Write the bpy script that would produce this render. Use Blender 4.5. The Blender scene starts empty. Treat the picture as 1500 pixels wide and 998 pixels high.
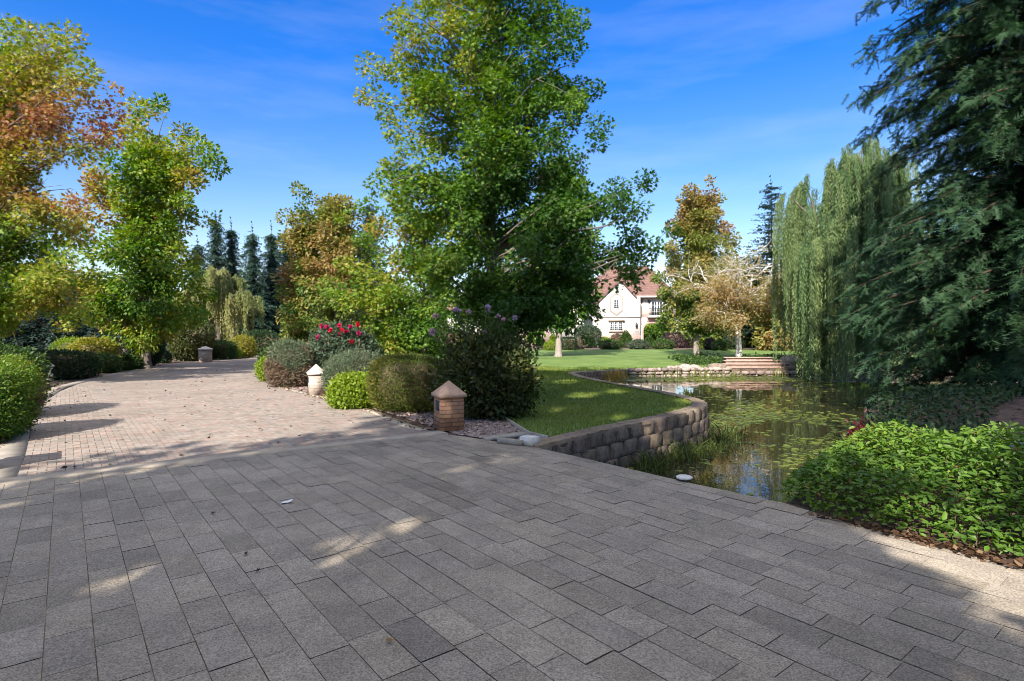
import bpy, math, random, time
import numpy as np
from mathutils import Vector
from mathutils.geometry import delaunay_2d_cdt

R = math.radians
random.seed(11)
SC = bpy.context.scene
COL = SC.collection
FPX, HZ, CH = 833.0, 487.0, 1.6          # focal length in photo pixels, horizon row, eye height

# ------------------------------------------------------------------ camera
cam_d = bpy.data.cameras.new('camera')
cam_d.sensor_width = 36.0
cam_d.lens = 36.0 * FPX / 1500.0
cam_d.shift_y = -(499.0 - HZ) / 1500.0
cam_d.clip_end = 3000
cam = bpy.data.objects.new('camera', cam_d)
cam.location = (0, 0, CH)
cam.rotation_euler = (R(90), 0, 0)
COL.objects.link(cam)
SC.camera = cam

# ------------------------------------------------------------------ light
SUN_EL = R(37)
sh = Vector((0.36, 1.0, 0)).normalized()              # the way shadows fall
world = bpy.data.worlds.new('World')
SC.world = world
world.use_nodes = True
wn, wl = world.node_tree.nodes, world.node_tree.links
bg = wn['Background']
sky = wn.new('ShaderNodeTexSky')
sky.sky_type = 'NISHITA'
sky.sun_disc = False
sky.sun_elevation = SUN_EL
sky.sun_rotation = math.pi + math.atan2(sh.x, sh.y)
sky.air_density = 1.0
sky.dust_density = 0.35
sky.ozone_density = 2.6
tc = wn.new('ShaderNodeTexCoord')
mp = wn.new('ShaderNodeMapping')
mp.inputs['Scale'].default_value = (1.1, 1.6, 6.5)
mp.inputs['Rotation'].default_value = (0.12, 0.16, 0.3)
nz = wn.new('ShaderNodeTexNoise')
nz.inputs['Scale'].default_value = 2.1
nz.inputs['Detail'].default_value = 7
nz.inputs['Roughness'].default_value = 0.55
rp = wn.new('ShaderNodeValToRGB')
rp.color_ramp.elements[0].position = 0.45
rp.color_ramp.elements[1].position = 0.85
rp.color_ramp.elements[1].color = (0.15, 0.15, 0.15, 1)
mx = wn.new('ShaderNodeMix')
mx.data_type = 'RGBA'
mx.inputs['B'].default_value = (4.3, 4.2, 4.1, 1)
wl.new(tc.outputs['Generated'], mp.inputs['Vector'])
wl.new(mp.outputs['Vector'], nz.inputs['Vector'])
wl.new(nz.outputs['Fac'], rp.inputs['Fac'])
zenith_fill = wn.new('ShaderNodeMapRange')           # white cover added overhead, out of view, to lift and neutralise the shade
zenith_fill.interpolation_type = 'SMOOTHSTEP'
zenith_fill.inputs['From Min'].default_value = 0.52
zenith_fill.inputs['From Max'].default_value = 0.85
zenith_fill.inputs['To Max'].default_value = 0.85
sepz = wn.new('ShaderNodeSeparateXYZ')
wl.new(tc.outputs['Generated'], sepz.inputs['Vector'])
wl.new(sepz.outputs['Z'], zenith_fill.inputs['Value'])
mxf = wn.new('ShaderNodeMath')
mxf.operation = 'MAXIMUM'
wl.new(rp.outputs['Color'], mxf.inputs[0])
wl.new(zenith_fill.outputs['Result'], mxf.inputs[1])
wl.new(mxf.outputs['Value'], mx.inputs['Factor'])
sepw = wn.new('ShaderNodeSeparateXYZ')
wl.new(tc.outputs['Generated'], sepw.inputs['Vector'])
gr0 = wn.new('ShaderNodeValToRGB')
gr0.color_ramp.elements[0].position, gr0.color_ramp.elements[1].position = 0.0, 0.42
gr0.color_ramp.elements[0].color = (0.80, 0.68, 0.60, 1)
gr0.color_ramp.elements[1].color = (0.09, 0.40, 0.84, 1)
e_ = gr0.color_ramp.elements.new(0.24)
e_.color = (0.36, 0.50, 0.66, 1)
wl.new(sepw.outputs['Z'], gr0.inputs['Fac'])
mg = wn.new('ShaderNodeMix')
mg.data_type = 'RGBA'
mg.blend_type = 'MULTIPLY'
mg.inputs['Factor'].default_value = 1.0
wl.new(sky.outputs['Color'], mg.inputs['A'])
wl.new(gr0.outputs['Color'], mg.inputs['B'])
wl.new(mg.outputs['Result'], mx.inputs['A'])
wl.new(mx.outputs['Result'], bg.inputs['Color'])
bg.inputs['Strength'].default_value = 0.13

sun_d = bpy.data.lights.new('sun', 'SUN')
sun_d.energy = 4.2
sun_d.angle = R(0.55)
sun_d.color = (1.0, 0.93, 0.82)
sun = bpy.data.objects.new('sun', sun_d)
sun.rotation_euler = Vector((sh.x * math.cos(SUN_EL), sh.y * math.cos(SUN_EL), -math.sin(SUN_EL))).to_track_quat('-Z', 'Y').to_euler()
sun.location = (-10, -20, 30)
COL.objects.link(sun)

SC.view_settings.view_transform = 'Standard'
SC.view_settings.look = 'None'
SC.view_settings.exposure = 1.32
SC.view_settings.gamma = 1
SC.view_settings.use_curve_mapping = False
SC.render.engine = 'CYCLES'
SC.cycles.use_denoising = True
SC.cycles.filter_width = 1.0
SC.cycles.max_bounces = 6
SC.cycles.transparent_max_bounces = 4
SC.cycles.transmission_bounces = 3
SC.cycles.caustics_reflective = False
SC.cycles.caustics_refractive = False


# ------------------------------------------------------------------ helpers
def unit(a):
    return a / np.maximum(np.linalg.norm(a, axis=-1, keepdims=True), 1e-9)


class Geo:
    """Collects vertices, faces of any size, colours and material slots for one mesh object."""
    def __init__(self):
        self.v, self.f, self.c, self.n = [], [], [], 0

    def add(self, V, F, C=None, mat=0):
        V = np.asarray(V, dtype=np.float32).reshape(-1, 3)
        F = np.asarray(F, dtype=np.int64)
        if len(V) == 0 or len(F) == 0:
            return self
        if C is None:
            C = (0.5, 0.5, 0.5)
        C = np.broadcast_to(np.asarray(C, dtype=np.float32), (len(V), 3))
        self.v.append(V)
        self.c.append(C)
        self.f.append((F + self.n, mat))
        self.n += len(V)
        return self

    def box(self, lo, hi, C=None, mat=0, rz=0.0, about=None):
        x0, y0, z0 = lo
        x1, y1, z1 = hi
        V = np.array([(x0, y0, z0), (x1, y0, z0), (x1, y1, z0), (x0, y1, z0), (x0, y0, z1), (x1, y0, z1), (x1, y1, z1), (x0, y1, z1)], float)
        if rz:
            cx, cy = about if about else ((x0 + x1) / 2, (y0 + y1) / 2)
            c, s = math.cos(rz), math.sin(rz)
            X, Y = V[:, 0] - cx, V[:, 1] - cy
            V[:, 0], V[:, 1] = cx + c * X - s * Y, cy + s * X + c * Y
        return self.add(V, [(0, 3, 2, 1), (4, 5, 6, 7), (0, 1, 5, 4), (1, 2, 6, 5), (2, 3, 7, 6), (3, 0, 4, 7)], C, mat)

    def tube(self, pts, rad, sides=6, C=None, mat=0):
        pts = np.asarray(pts, float)
        n = len(pts)
        rad = np.broadcast_to(np.asarray(rad, float), (n,))
        tang = unit(np.gradient(pts, axis=0))
        ref = np.array((0, 0, 1.0)) if abs(tang[0, 2]) < 0.9 else np.array((1.0, 0, 0))
        a = unit(np.cross(tang, ref))
        b = np.cross(tang, a)
        th = np.arange(sides) / sides * 2 * math.pi
        V = pts[:, None] + rad[:, None, None] * (np.cos(th)[None, :, None] * a[:, None] + np.sin(th)[None, :, None] * b[:, None])
        i = np.arange(n - 1)[:, None] * sides
        j = np.arange(sides)[None]
        k = (j + 1) % sides
        F = np.stack([i + j, i + k, i + sides + k, i + sides + j], -1).reshape(-1, 4)
        self.add(V.reshape(-1, 3), F, C, mat)
        return self

    def lathe(self, prof, sides=16, C=None, mat=0, at=(0, 0, 0)):
        th = np.arange(sides) / sides * 2 * math.pi
        V = np.array([[(r * math.cos(t) + at[0], r * math.sin(t) + at[1], z + at[2]) for t in th] for r, z in prof])
        i = np.arange(len(prof) - 1)[:, None] * sides
        j = np.arange(sides)[None]
        k = (j + 1) % sides
        F = np.stack([i + j, i + k, i + sides + k, i + sides + j], -1).reshape(-1, 4)
        return self.add(V.reshape(-1, 3), F, C, mat)

    def poly_prism(self, poly, axis, lo, hi, C=None, mat=0):
        """Extrude a simple 2-D outline along an axis (x, y or z) from lo to hi."""
        n = len(poly)
        P = {'y': lambda u, w, t: (u, t, w), 'x': lambda u, w, t: (t, u, w), 'z': lambda u, w, t: (u, w, t)}[axis]
        V = [P(u, w, lo) for u, w in poly] + [P(u, w, hi) for u, w in poly]
        self.add(V, [list(range(n)), list(range(2 * n - 1, n - 1, -1))], C, mat)
        self.add(V, [(i, (i + 1) % n, n + (i + 1) % n, n + i) for i in range(n)], C, mat)
        return self

    def build(self, name, mats, parent=None, loc=(0, 0, 0), smooth=False):
        me = bpy.data.meshes.new(name)
        V = np.concatenate(self.v)
        C = np.concatenate(self.c)
        me.vertices.add(len(V))
        me.vertices.foreach_set('co', V.ravel())
        loops = np.concatenate([f.ravel() for f, _ in self.f])
        sizes = np.concatenate([np.full(len(f), f.shape[1]) for f, _ in self.f])
        mi = np.concatenate([np.full(len(f), m) for f, m in self.f])
        me.loops.add(len(loops))
        me.loops.foreach_set('vertex_index', loops.astype(np.int32))
        me.polygons.add(len(sizes))
        me.polygons.foreach_set('loop_start', (np.cumsum(sizes) - sizes).astype(np.int32))
        me.polygons.foreach_set('material_index', mi.astype(np.int32))
        if smooth:
            me.polygons.foreach_set('use_smooth', np.ones(len(sizes), dtype=bool))
        at = me.attributes.new('tint', 'FLOAT_COLOR', 'POINT')
        at.data.foreach_set('color', np.concatenate([C, np.ones((len(C), 1), np.float32)], 1).astype(np.float32).ravel())
        for m in (mats if isinstance(mats, (list, tuple)) else [mats]):
            me.materials.append(m)
        me.update(calc_edges=True)
        o = bpy.data.objects.new(name, me)
        COL.objects.link(o)
        o.location = loc
        if parent is not None:
            o.parent = parent
        return o


def tag(o, label=None, cat=None, group=None, kind=None):
    for k, v in (('label', label), ('category', cat), ('group', group), ('kind', kind)):
        if v:
            o[k] = v
    return o


def root(name, loc, label, cat, group=None, rz=0.0):
    o = bpy.data.objects.new(name, None)
    o.empty_display_size = 0.2
    o.location = loc
    o.rotation_euler = (0, 0, rz)
    COL.objects.link(o)
    return tag(o, label, cat, group)


def copy_thing(o, loc, label, group=None, scale=None, rz=None, parent=None):
    c = o.copy()
    COL.objects.link(c)
    if parent is None:
        c.location = loc
        if rz is not None:
            c.rotation_euler = (0, 0, rz)
        if scale is not None:
            c.scale = scale
        c['label'] = label
        if group:
            c['group'] = group
    else:
        c.parent = parent
    for ch in list(o.children):
        copy_thing(ch, None, None, parent=c)
    return c


def PX(px, py, d):
    """A point at depth d seen at photo pixel (px, py)."""
    return np.array(((px - 750.0) / FPX * d, d, CH - (py - HZ) / FPX * d))


def tz(x, y):
    """Height of the land (not of the pond bed)."""
    a = min(max((x + 1.0) / 4.0, 0), 1)
    z = -0.30 * math.exp(-((y - 28.5) / 4.5) ** 2) * a * a * (3 - 2 * a) * (1 if x < 16 else 1)
    z += 0.42 * math.exp(-(((x - 9.8) / 3.2) ** 2 + ((y - 10.6) / 2.7) ** 2))
    return z


def GP(px, py):
    """Land point seen at a photo pixel below the horizon."""
    z = 0.0
    for _ in range(12):
        d = (CH - z) * FPX / (py - HZ)
        x = (px - 750.0) / FPX * d
        z = 0.5 * z + 0.5 * tz(x, d)
    return np.array((x, d, z))


# ------------------------------------------------------------------ materials
def new_mat(name):
    m = bpy.data.materials.new(name)
    m.use_nodes = True
    return m, m.node_tree.nodes, m.node_tree.links, m.node_tree.nodes['Principled BSDF']


def leaf_mat(name, trans=0.3, rough=0.55, spec=0.25):
    m, n, l, p = new_mat(name)
    a = n.new('ShaderNodeAttribute')
    a.attribute_name = 'tint'
    l.new(a.outputs['Color'], p.inputs['Base Color'])
    p.inputs['Roughness'].default_value = rough
    p.inputs['Specular IOR Level'].default_value = spec
    t = n.new('ShaderNodeBsdfTranslucent')
    hs = n.new('ShaderNodeHueSaturation')
    hs.inputs['Saturation'].default_value = 1.15
    hs.inputs['Value'].default_value = 1.5
    l.new(a.outputs['Color'], hs.inputs['Color'])
    l.new(hs.outputs['Color'], t.inputs['Color'])
    mix = n.new('ShaderNodeMixShader')
    mix.inputs['Fac'].default_value = trans
    l.new(p.outputs['BSDF'], mix.inputs[1])
    l.new(t.outputs['BSDF'], mix.inputs[2])
    l.new(mix.outputs['Shader'], n['Material Output'].inputs['Surface'])
    return m


def noisy_mat(name, c1, c2, scale=6.0, rough=0.8, bump=0.3, bscale=None, detail=6, tint=0.0, dist=0.02, spec=0.3):
    """Two-colour noise material; tint > 0 multiplies it by the mesh colour (0.5 grey = unchanged)."""
    m, n, l, p = new_mat(name)
    c = n.new('ShaderNodeTexCoord')
    z = n.new('ShaderNodeTexNoise')
    z.inputs['Scale'].default_value = scale
    z.inputs['Detail'].default_value = detail
    z.inputs['Roughness'].default_value = 0.6
    l.new(c.outputs['Object'], z.inputs['Vector'])
    r = n.new('ShaderNodeValToRGB')
    r.color_ramp.elements[0].position, r.color_ramp.elements[1].position = 0.32, 0.68
    r.color_ramp.elements[0].color = (*c1, 1)
    r.color_ramp.elements[1].color = (*c2, 1)
    l.new(z.outputs['Fac'], r.inputs['Fac'])
    col = r.outputs['Color']
    if tint:
        a = n.new('ShaderNodeAttribute')
        a.attribute_name = 'tint'
        s = n.new('ShaderNodeVectorMath')
        s.operation = 'SCALE'
        s.inputs['Scale'].default_value = 2.0
        l.new(a.outputs['Color'], s.inputs[0])
        k = n.new('ShaderNodeMix')
        k.data_type = 'RGBA'
        k.blend_type = 'MULTIPLY'
        k.inputs['Factor'].default_value = tint
        l.new(col, k.inputs['A'])
        l.new(s.outputs['Vector'], k.inputs['B'])
        col = k.outputs['Result']
    l.new(col, p.inputs['Base Color'])
    p.inputs['Roughness'].default_value = rough
    p.inputs['Specular IOR Level'].default_value = spec
    if bump:
        z2 = n.new('ShaderNodeTexNoise')
        z2.inputs['Scale'].default_value = bscale or scale * 6
        z2.inputs['Detail'].default_value = 4
        l.new(c.outputs['Object'], z2.inputs['Vector'])
        b = n.new('ShaderNodeBump')
        b.inputs['Strength'].default_value = bump
        b.inputs['Distance'].default_value = dist
        l.new(z2.outputs['Fac'], b.inputs['Height'])
        l.new(b.outputs['Normal'], p.inputs['Normal'])
    return m


def brick_mat(name, c1, c2, cm, bw, bh, mortar=0.01, rough=0.85, bump=0.6, axis='xz', tint_noise=6.0):
    """Small brickwork on upright faces, courses along object x+y."""
    m, n, l, p = new_mat(name)
    c = n.new('ShaderNodeTexCoord')
    sep = n.new('ShaderNodeSeparateXYZ')
    l.new(c.outputs['Object'], sep.inputs['Vector'])
    ad = n.new('ShaderNodeMath')
    ad.operation = 'ADD'
    l.new(sep.outputs['X'], ad.inputs[0])
    l.new(sep.outputs['Y'], ad.inputs[1])
    cb = n.new('ShaderNodeCombineXYZ')
    l.new(ad.outputs['Value'], cb.inputs['X'])
    l.new(sep.outputs['Z'], cb.inputs['Y'])
    b = n.new('ShaderNodeTexBrick')
    b.inputs['Scale'].default_value = 1.0
    b.inputs['Brick Width'].default_value = bw
    b.inputs['Row Height'].default_value = bh
    b.inputs['Mortar Size'].default_value = mortar
    b.inputs['Color1'].default_value = (*c1, 1)
    b.inputs['Color2'].default_value = (*c2, 1)
    b.inputs['Mortar'].default_value = (*cm, 1)
    l.new(cb.outputs['Vector'], b.inputs['Vector'])
    z = n.new('ShaderNodeTexNoise')
    z.inputs['Scale'].default_value = tint_noise
    z.inputs['Detail'].default_value = 5
    l.new(c.outputs['Object'], z.inputs['Vector'])
    r = n.new('ShaderNodeValToRGB')
    r.color_ramp.elements[0].color = (0.55, 0.55, 0.55, 1)
    r.color_ramp.elements[1].color = (1.35, 1.35, 1.35, 1)
    l.new(z.outputs['Fac'], r.inputs['Fac'])
    k = n.new('ShaderNodeMix')
    k.data_type = 'RGBA'
    k.blend_type = 'MULTIPLY'
    k.inputs['Factor'].default_value = 0.7
    l.new(b.outputs['Color'], k.inputs['A'])
    l.new(r.outputs['Color'], k.inputs['B'])
    l.new(k.outputs['Result'], p.inputs['Base Color'])
    p.inputs['Roughness'].default_value = rough
    bp = n.new('ShaderNodeBump')
    bp.inputs['Strength'].default_value = bump
    bp.inputs['Distance'].default_value = 0.01
    bp.invert = True
    l.new(b.outputs['Fac'], bp.inputs['Height'])
    l.new(bp.outputs['Normal'], p.inputs['Normal'])
    return m


M_LEAF = leaf_mat('broad_leaf', 0.36, 0.5, 0.3)
M_GLOSS = leaf_mat('glossy_leaf', 0.28, 0.45, 0.32)
M_NEEDLE = leaf_mat('needle_leaf', 0.2, 0.55, 0.2)
M_WILLOW = leaf_mat('willow_leaf', 0.35, 0.55, 0.2)
M_PETAL = leaf_mat('petal', 0.3, 0.6, 0.2)
M_BLADE = leaf_mat('grass_blade', 0.3, 0.6, 0.2)
M_BARK = noisy_mat('grey_bark', (0.10, 0.08, 0.065), (0.20, 0.17, 0.14), 9, 0.9, 0.8)
M_BARK_PALE = noisy_mat('pale_bark', (0.24, 0.195, 0.165), (0.38, 0.32, 0.28), 7, 0.9, 0.5)
M_BIRCH = noisy_mat('birch_bark', (0.42, 0.38, 0.34), (0.72, 0.68, 0.62), 5, 0.8, 0.4)
M_BARK_RED = noisy_mat('redwood_bark', (0.05, 0.034, 0.026), (0.11, 0.07, 0.05), 8, 0.95, 0.9)
M_TWIG = noisy_mat('twig', (0.12, 0.085, 0.055), (0.22, 0.16, 0.11), 30, 0.95, 0.8)
M_SOIL = noisy_mat('mulch_soil', (0.065, 0.045, 0.035), (0.19, 0.13, 0.10), 5, 0.95, 0.9, 45, 8)
M_LAWN = noisy_mat('lawn_turf', (0.085, 0.15, 0.03), (0.175, 0.25, 0.06), 0.7, 0.9, 0.9, 60, 10, dist=0.03)
M_PAVER = noisy_mat('aggregate_paver', (0.165, 0.138, 0.108), (0.45, 0.385, 0.305), 105, 0.8, 0.5, 130, 3, tint=1.0, dist=0.004)
def stain(m, scale, lo, hi, detail=6):
    """Old grime on a material: broad soft blotches with finer spots inside."""
    n_, l_ = m.node_tree.nodes, m.node_tree.links
    p_ = n_['Principled BSDF']
    src = p_.inputs['Base Color'].links[0].from_socket
    c_ = n_.new('ShaderNodeTexCoord')
    z_ = n_.new('ShaderNodeTexNoise')
    z_.inputs['Scale'].default_value = scale
    z_.inputs['Detail'].default_value = detail
    z_.inputs['Roughness'].default_value = 0.7
    l_.new(c_.outputs['Object'], z_.inputs['Vector'])
    r_ = n_.new('ShaderNodeValToRGB')
    r_.color_ramp.elements[0].position, r_.color_ramp.elements[1].position = 0.33, 0.6
    r_.color_ramp.elements[0].color = (lo, lo, lo, 1)
    r_.color_ramp.elements[1].color = (hi, hi, hi, 1)
    l_.new(z_.outputs['Fac'], r_.inputs['Fac'])
    k_ = n_.new('ShaderNodeMix')
    k_.data_type = 'RGBA'
    k_.blend_type = 'MULTIPLY'
    k_.inputs['Factor'].default_value = 1
    l_.new(src, k_.inputs['A'])
    l_.new(r_.outputs['Color'], k_.inputs['B'])
    l_.new(k_.outputs['Result'], p_.inputs['Base Color'])


stain(M_PAVER, 0.55, 0.72, 1.06, 9)
stain(M_PAVER, 5.0, 0.86, 1.04, 5)
M_SAND = noisy_mat('joint_sand', (0.13, 0.11, 0.085), (0.50, 0.43, 0.35), 2, 0.95, 0.3)
M_BRICKPAVE = noisy_mat('clay_paver', (0.25, 0.21, 0.178), (0.335, 0.285, 0.243), 35, 0.85, 0.4, 90, 4, tint=1.0, dist=0.005)
stain(M_BRICKPAVE, 0.5, 0.84, 1.05, 9)
M_KERB = noisy_mat('kerb_paver', (0.22, 0.19, 0.16), (0.32, 0.28, 0.24), 5, 0.85, 0.3, 90)
M_CONCRETE = noisy_mat('concrete_band', (0.32, 0.27, 0.21), (0.44, 0.375, 0.30), 5, 0.85, 0.3, 90)
M_STONE_GREY = noisy_mat('grey_block', (0.14, 0.108, 0.082), (0.31, 0.245, 0.19), 9, 0.9, 0.9, 50, tint=1.0)
M_STONE_PINK = noisy_mat('pink_fieldstone', (0.24, 0.19, 0.165), (0.42, 0.345, 0.31), 6, 0.9, 0.9, 20, tint=1.0)
M_GRAVEL = noisy_mat('gravel_stone', (0.26, 0.20, 0.18), (0.42, 0.34, 0.31), 20, 0.85, 0.2, tint=1.0)
M_WOOD = noisy_mat('weathered_wood', (0.26, 0.23, 0.19), (0.42, 0.38, 0.32), 12, 0.85, 0.3)
M_WHITE = noisy_mat('white_masonry', (0.60, 0.58, 0.54), (0.74, 0.72, 0.68), 10, 0.75, 0.15)
M_DARKMETAL = noisy_mat('dark_metal', (0.02, 0.022, 0.026), (0.04, 0.044, 0.05), 10, 0.5, 0.1)
M_SLATE = noisy_mat('slate_blue_paint', (0.035, 0.05, 0.07), (0.06, 0.08, 0.105), 12, 0.45, 0.1)
M_PILLAR = brick_mat('pillar_brick', (0.50, 0.26, 0.13), (0.33, 0.175, 0.10), (0.16, 0.11, 0.08), 0.21, 0.068, 0.007)
M_PILLAR_PALE = brick_mat('pale_brick', (0.52, 0.42, 0.35), (0.45, 0.36, 0.30), (0.36, 0.30, 0.26), 0.24, 0.085, 0.008)
M_CAP = noisy_mat('cap_stone', (0.40, 0.26, 0.18), (0.52, 0.35, 0.25), 12, 0.85, 0.2)
M_CAP_PALE = noisy_mat('pale_cap_stone', (0.50, 0.44, 0.38), (0.60, 0.53, 0.46), 12, 0.85, 0.2)


# ------------------------------------------------------------------ leaf shapes (x along the leaf, y across, z its normal)
def star_leaf():
    V = [(0.42, 0, -0.05)]
    tips = [(-100, 0.62), (-48, 0.85), (0, 1.0), (48, 0.85), (100, 0.62)]
    rim = []
    for i, (a, r) in enumerate(tips):
        rim.append((0.35 + 0.62 * r * math.cos(R(a)), 0.62 * r * math.sin(R(a)), 0.05 if i % 2 else 0.0))
        if i < 4:
            b = (a + tips[i + 1][0]) / 2
            rim.append((0.35 + 0.2 * math.cos(R(b)), 0.2 * math.sin(R(b)), 0.0))
    rim.append((0.16, 0, 0))
    V += rim
    n = len(rim)
    return np.array(V), np.array([(0, 1 + i, 1 + (i + 1) % n) for i in range(n)])


STAR = star_leaf()
RHOMB = (np.array([(0, 0, 0), (0.42, 0.3, 0.05), (1, 0, -0.06), (0.42, -0.3, 0.05)]), np.array([(0, 3, 2, 1)]))
OVATE = (np.array([(0, 0, 0), (0.3, 0.24, 0.06), (0.72, 0.19, 0.03), (1, 0, -0.1), (0.72, -0.19, 0.03), (0.3, -0.24, 0.06)]),
         np.array([(0, 3, 2, 1), (0, 5, 4, 3)]))
SLIM = (np.array([(0, 0, 0), (0.45, 0.11, 0.02), (1, 0, 0), (0.45, -0.11, 0.02)]), np.array([(0, 3, 2, 1)]))
BLADE = (np.array([(0, -0.05, 0), (0, 0.05, 0), (0.6, 0.03, 0.06), (0.6, -0.03, 0.06), (1, 0, 0.2)]), None)
BLADE = (np.array([(0, -0.07, 0), (0, 0.07, 0), (1, 0, 0.12)]), np.array([(0, 1, 2)]))


def spray(n, half, w=0.05, droop=0.12, fwd=0.7):
    """A flat feathery branchlet: an axis with n slim leaflets each side."""
    V, F = [], []
    for i in range(n):
        x = 0.1 + 0.85 * i / max(n - 1, 1)
        L = half * (1 - 0.75 * (x - 0.15) ** 2) * (0.65 + 0.35 * math.sin(i * 2.4))
        for s in (-1, 1):
            k = len(V)
            z = -droop * x * x
            V += [(x - w, 0, z), (x + w, 0, z), (x + fwd * L * 0.7, s * L, z - 0.12 * L)]
            F.append((k, k + 1, k + 2) if s > 0 else (k + 1, k, k + 2))
    k = len(V)
    V += [(0, -0.014, 0), (0, 0.014, 0), (1.08, 0, -droop * 1.1)]
    F.append((k, k + 1, k + 2))
    return np.array(V), np.array(F)


SPRAY_NEAR = spray(8, 0.34, 0.05)
SPRAY_FAR = spray(4, 0.42, 0.10)
SPRAY_MID = spray(5, 0.4, 0.07)


def scatter(g, tmpl, pos, dirx, nrm, size, col, mat=0, width=1.0):
    T, F = tmpl
    x = unit(dirx)
    z = nrm - (nrm * x).sum(1, keepdims=True) * x
    z = unit(z)
    y = np.cross(z, x)
    s = np.broadcast_to(np.asarray(size, float), (len(pos),))[:, None, None]
    V = pos[:, None] + s * (T[None, :, 0:1] * x[:, None] + width * T[None, :, 1:2] * y[:, None] + T[None, :, 2:3] * z[:, None])
    k = len(T)
    FF = (F[None] + (np.arange(len(pos)) * k)[:, None, None]).reshape(-1, F.shape[1])
    C = np.repeat(np.broadcast_to(col, (len(pos), 3)), k, axis=0)
    g.add(V.reshape(-1, 3), FF, C, mat)


def ramp(stops):
    xs = [s[0] for s in stops]
    cs = np.array([s[1] for s in stops])
    return lambda a: np.stack([np.interp(a, xs, cs[:, i]) for i in range(3)], -1)


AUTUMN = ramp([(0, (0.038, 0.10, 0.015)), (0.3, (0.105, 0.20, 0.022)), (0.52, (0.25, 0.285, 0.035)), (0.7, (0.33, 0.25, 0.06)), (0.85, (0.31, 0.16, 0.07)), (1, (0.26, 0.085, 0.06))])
RUSSET = ramp([(0, (0.06, 0.125, 0.022)), (0.35, (0.14, 0.19, 0.035)), (0.6, (0.29, 0.245, 0.07)), (0.8, (0.30, 0.19, 0.08)), (1, (0.22, 0.10, 0.06))])


def wob(p, f, ph):
    """Smooth pseudo-noise in -1..1 over positions."""
    x, y, z = p[..., 0] * f, p[..., 1] * f, p[..., 2] * f
    return (np.sin(x * 1.3 + ph + 1.7 * np.sin(y * 0.9 + ph)) + np.sin(y * 1.1 - ph + 1.3 * np.sin(z * 1.2)) + np.sin(z * 1.5 + 2 * ph + np.sin(x))) / 3


TO_SUN = np.array((-sh.x * math.cos(SUN_EL), -sh.y * math.cos(SUN_EL), math.sin(SUN_EL)))
GAPS = [(500, 795, 0.30), (548, 787, 0.34), (592, 773, 0.36), (548, 808, 0.24), (232, 820, 0.24), (185, 842, 0.24), (365, 720, 0.26), (470, 715, 0.24), (505, 697, 0.26), (655, 695, 0.28), (600, 722, 0.26),
        (735, 672, 0.34), (765, 688, 0.26), (690, 650, 0.3), (1262, 800, 0.26), (1330, 790, 0.3), (1395, 826, 0.36), (1450, 850, 0.36),
        (850, 580, 0.5), (905, 575, 0.45), (985, 572, 0.5), (890, 612, 0.42), (800, 600, 0.42), (925, 563, 0.5), (830, 560, 0.5), (880, 541, 0.7), (900, 535, 0.7)]
GAPS = [tuple(GP(a_, b_)[:2]) + (r_,) for a_, b_, r_ in GAPS]  # holes cut through the crowns along sun rays, shaped to place the dapples
# the same for sun patches on upright things: (pixel, depth, radius)
for a_, b_, d_, r_ in ((665, 605, 9.2, 0.36), (585, 572, 11.2, 0.45), (1000, 618, 11.4, 0.4), (955, 640, 10.2, 0.3), (1225, 640, 6.5, 0.5), (1340, 640, 6.0, 0.5), (1430, 660, 5.6, 0.4)):
    q_ = PX(a_, b_, d_)
    q_ = q_ - TO_SUN * (q_[2] / TO_SUN[2])
    GAPS.append((q_[0], q_[1], r_))


# ------------------------------------------------------------------ trees
def limb_path(a, b, sag, rng, n=6):
    t = np.linspace(0, 1, n)[:, None]
    p = a + (b - a) * t
    p[:, 2] += sag * np.sin(math.pi * t[:, 0])
    p[1:-1] += rng.normal(0, 0.05 * np.linalg.norm(b - a) / 3, (n - 2, 3))
    return p


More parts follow.
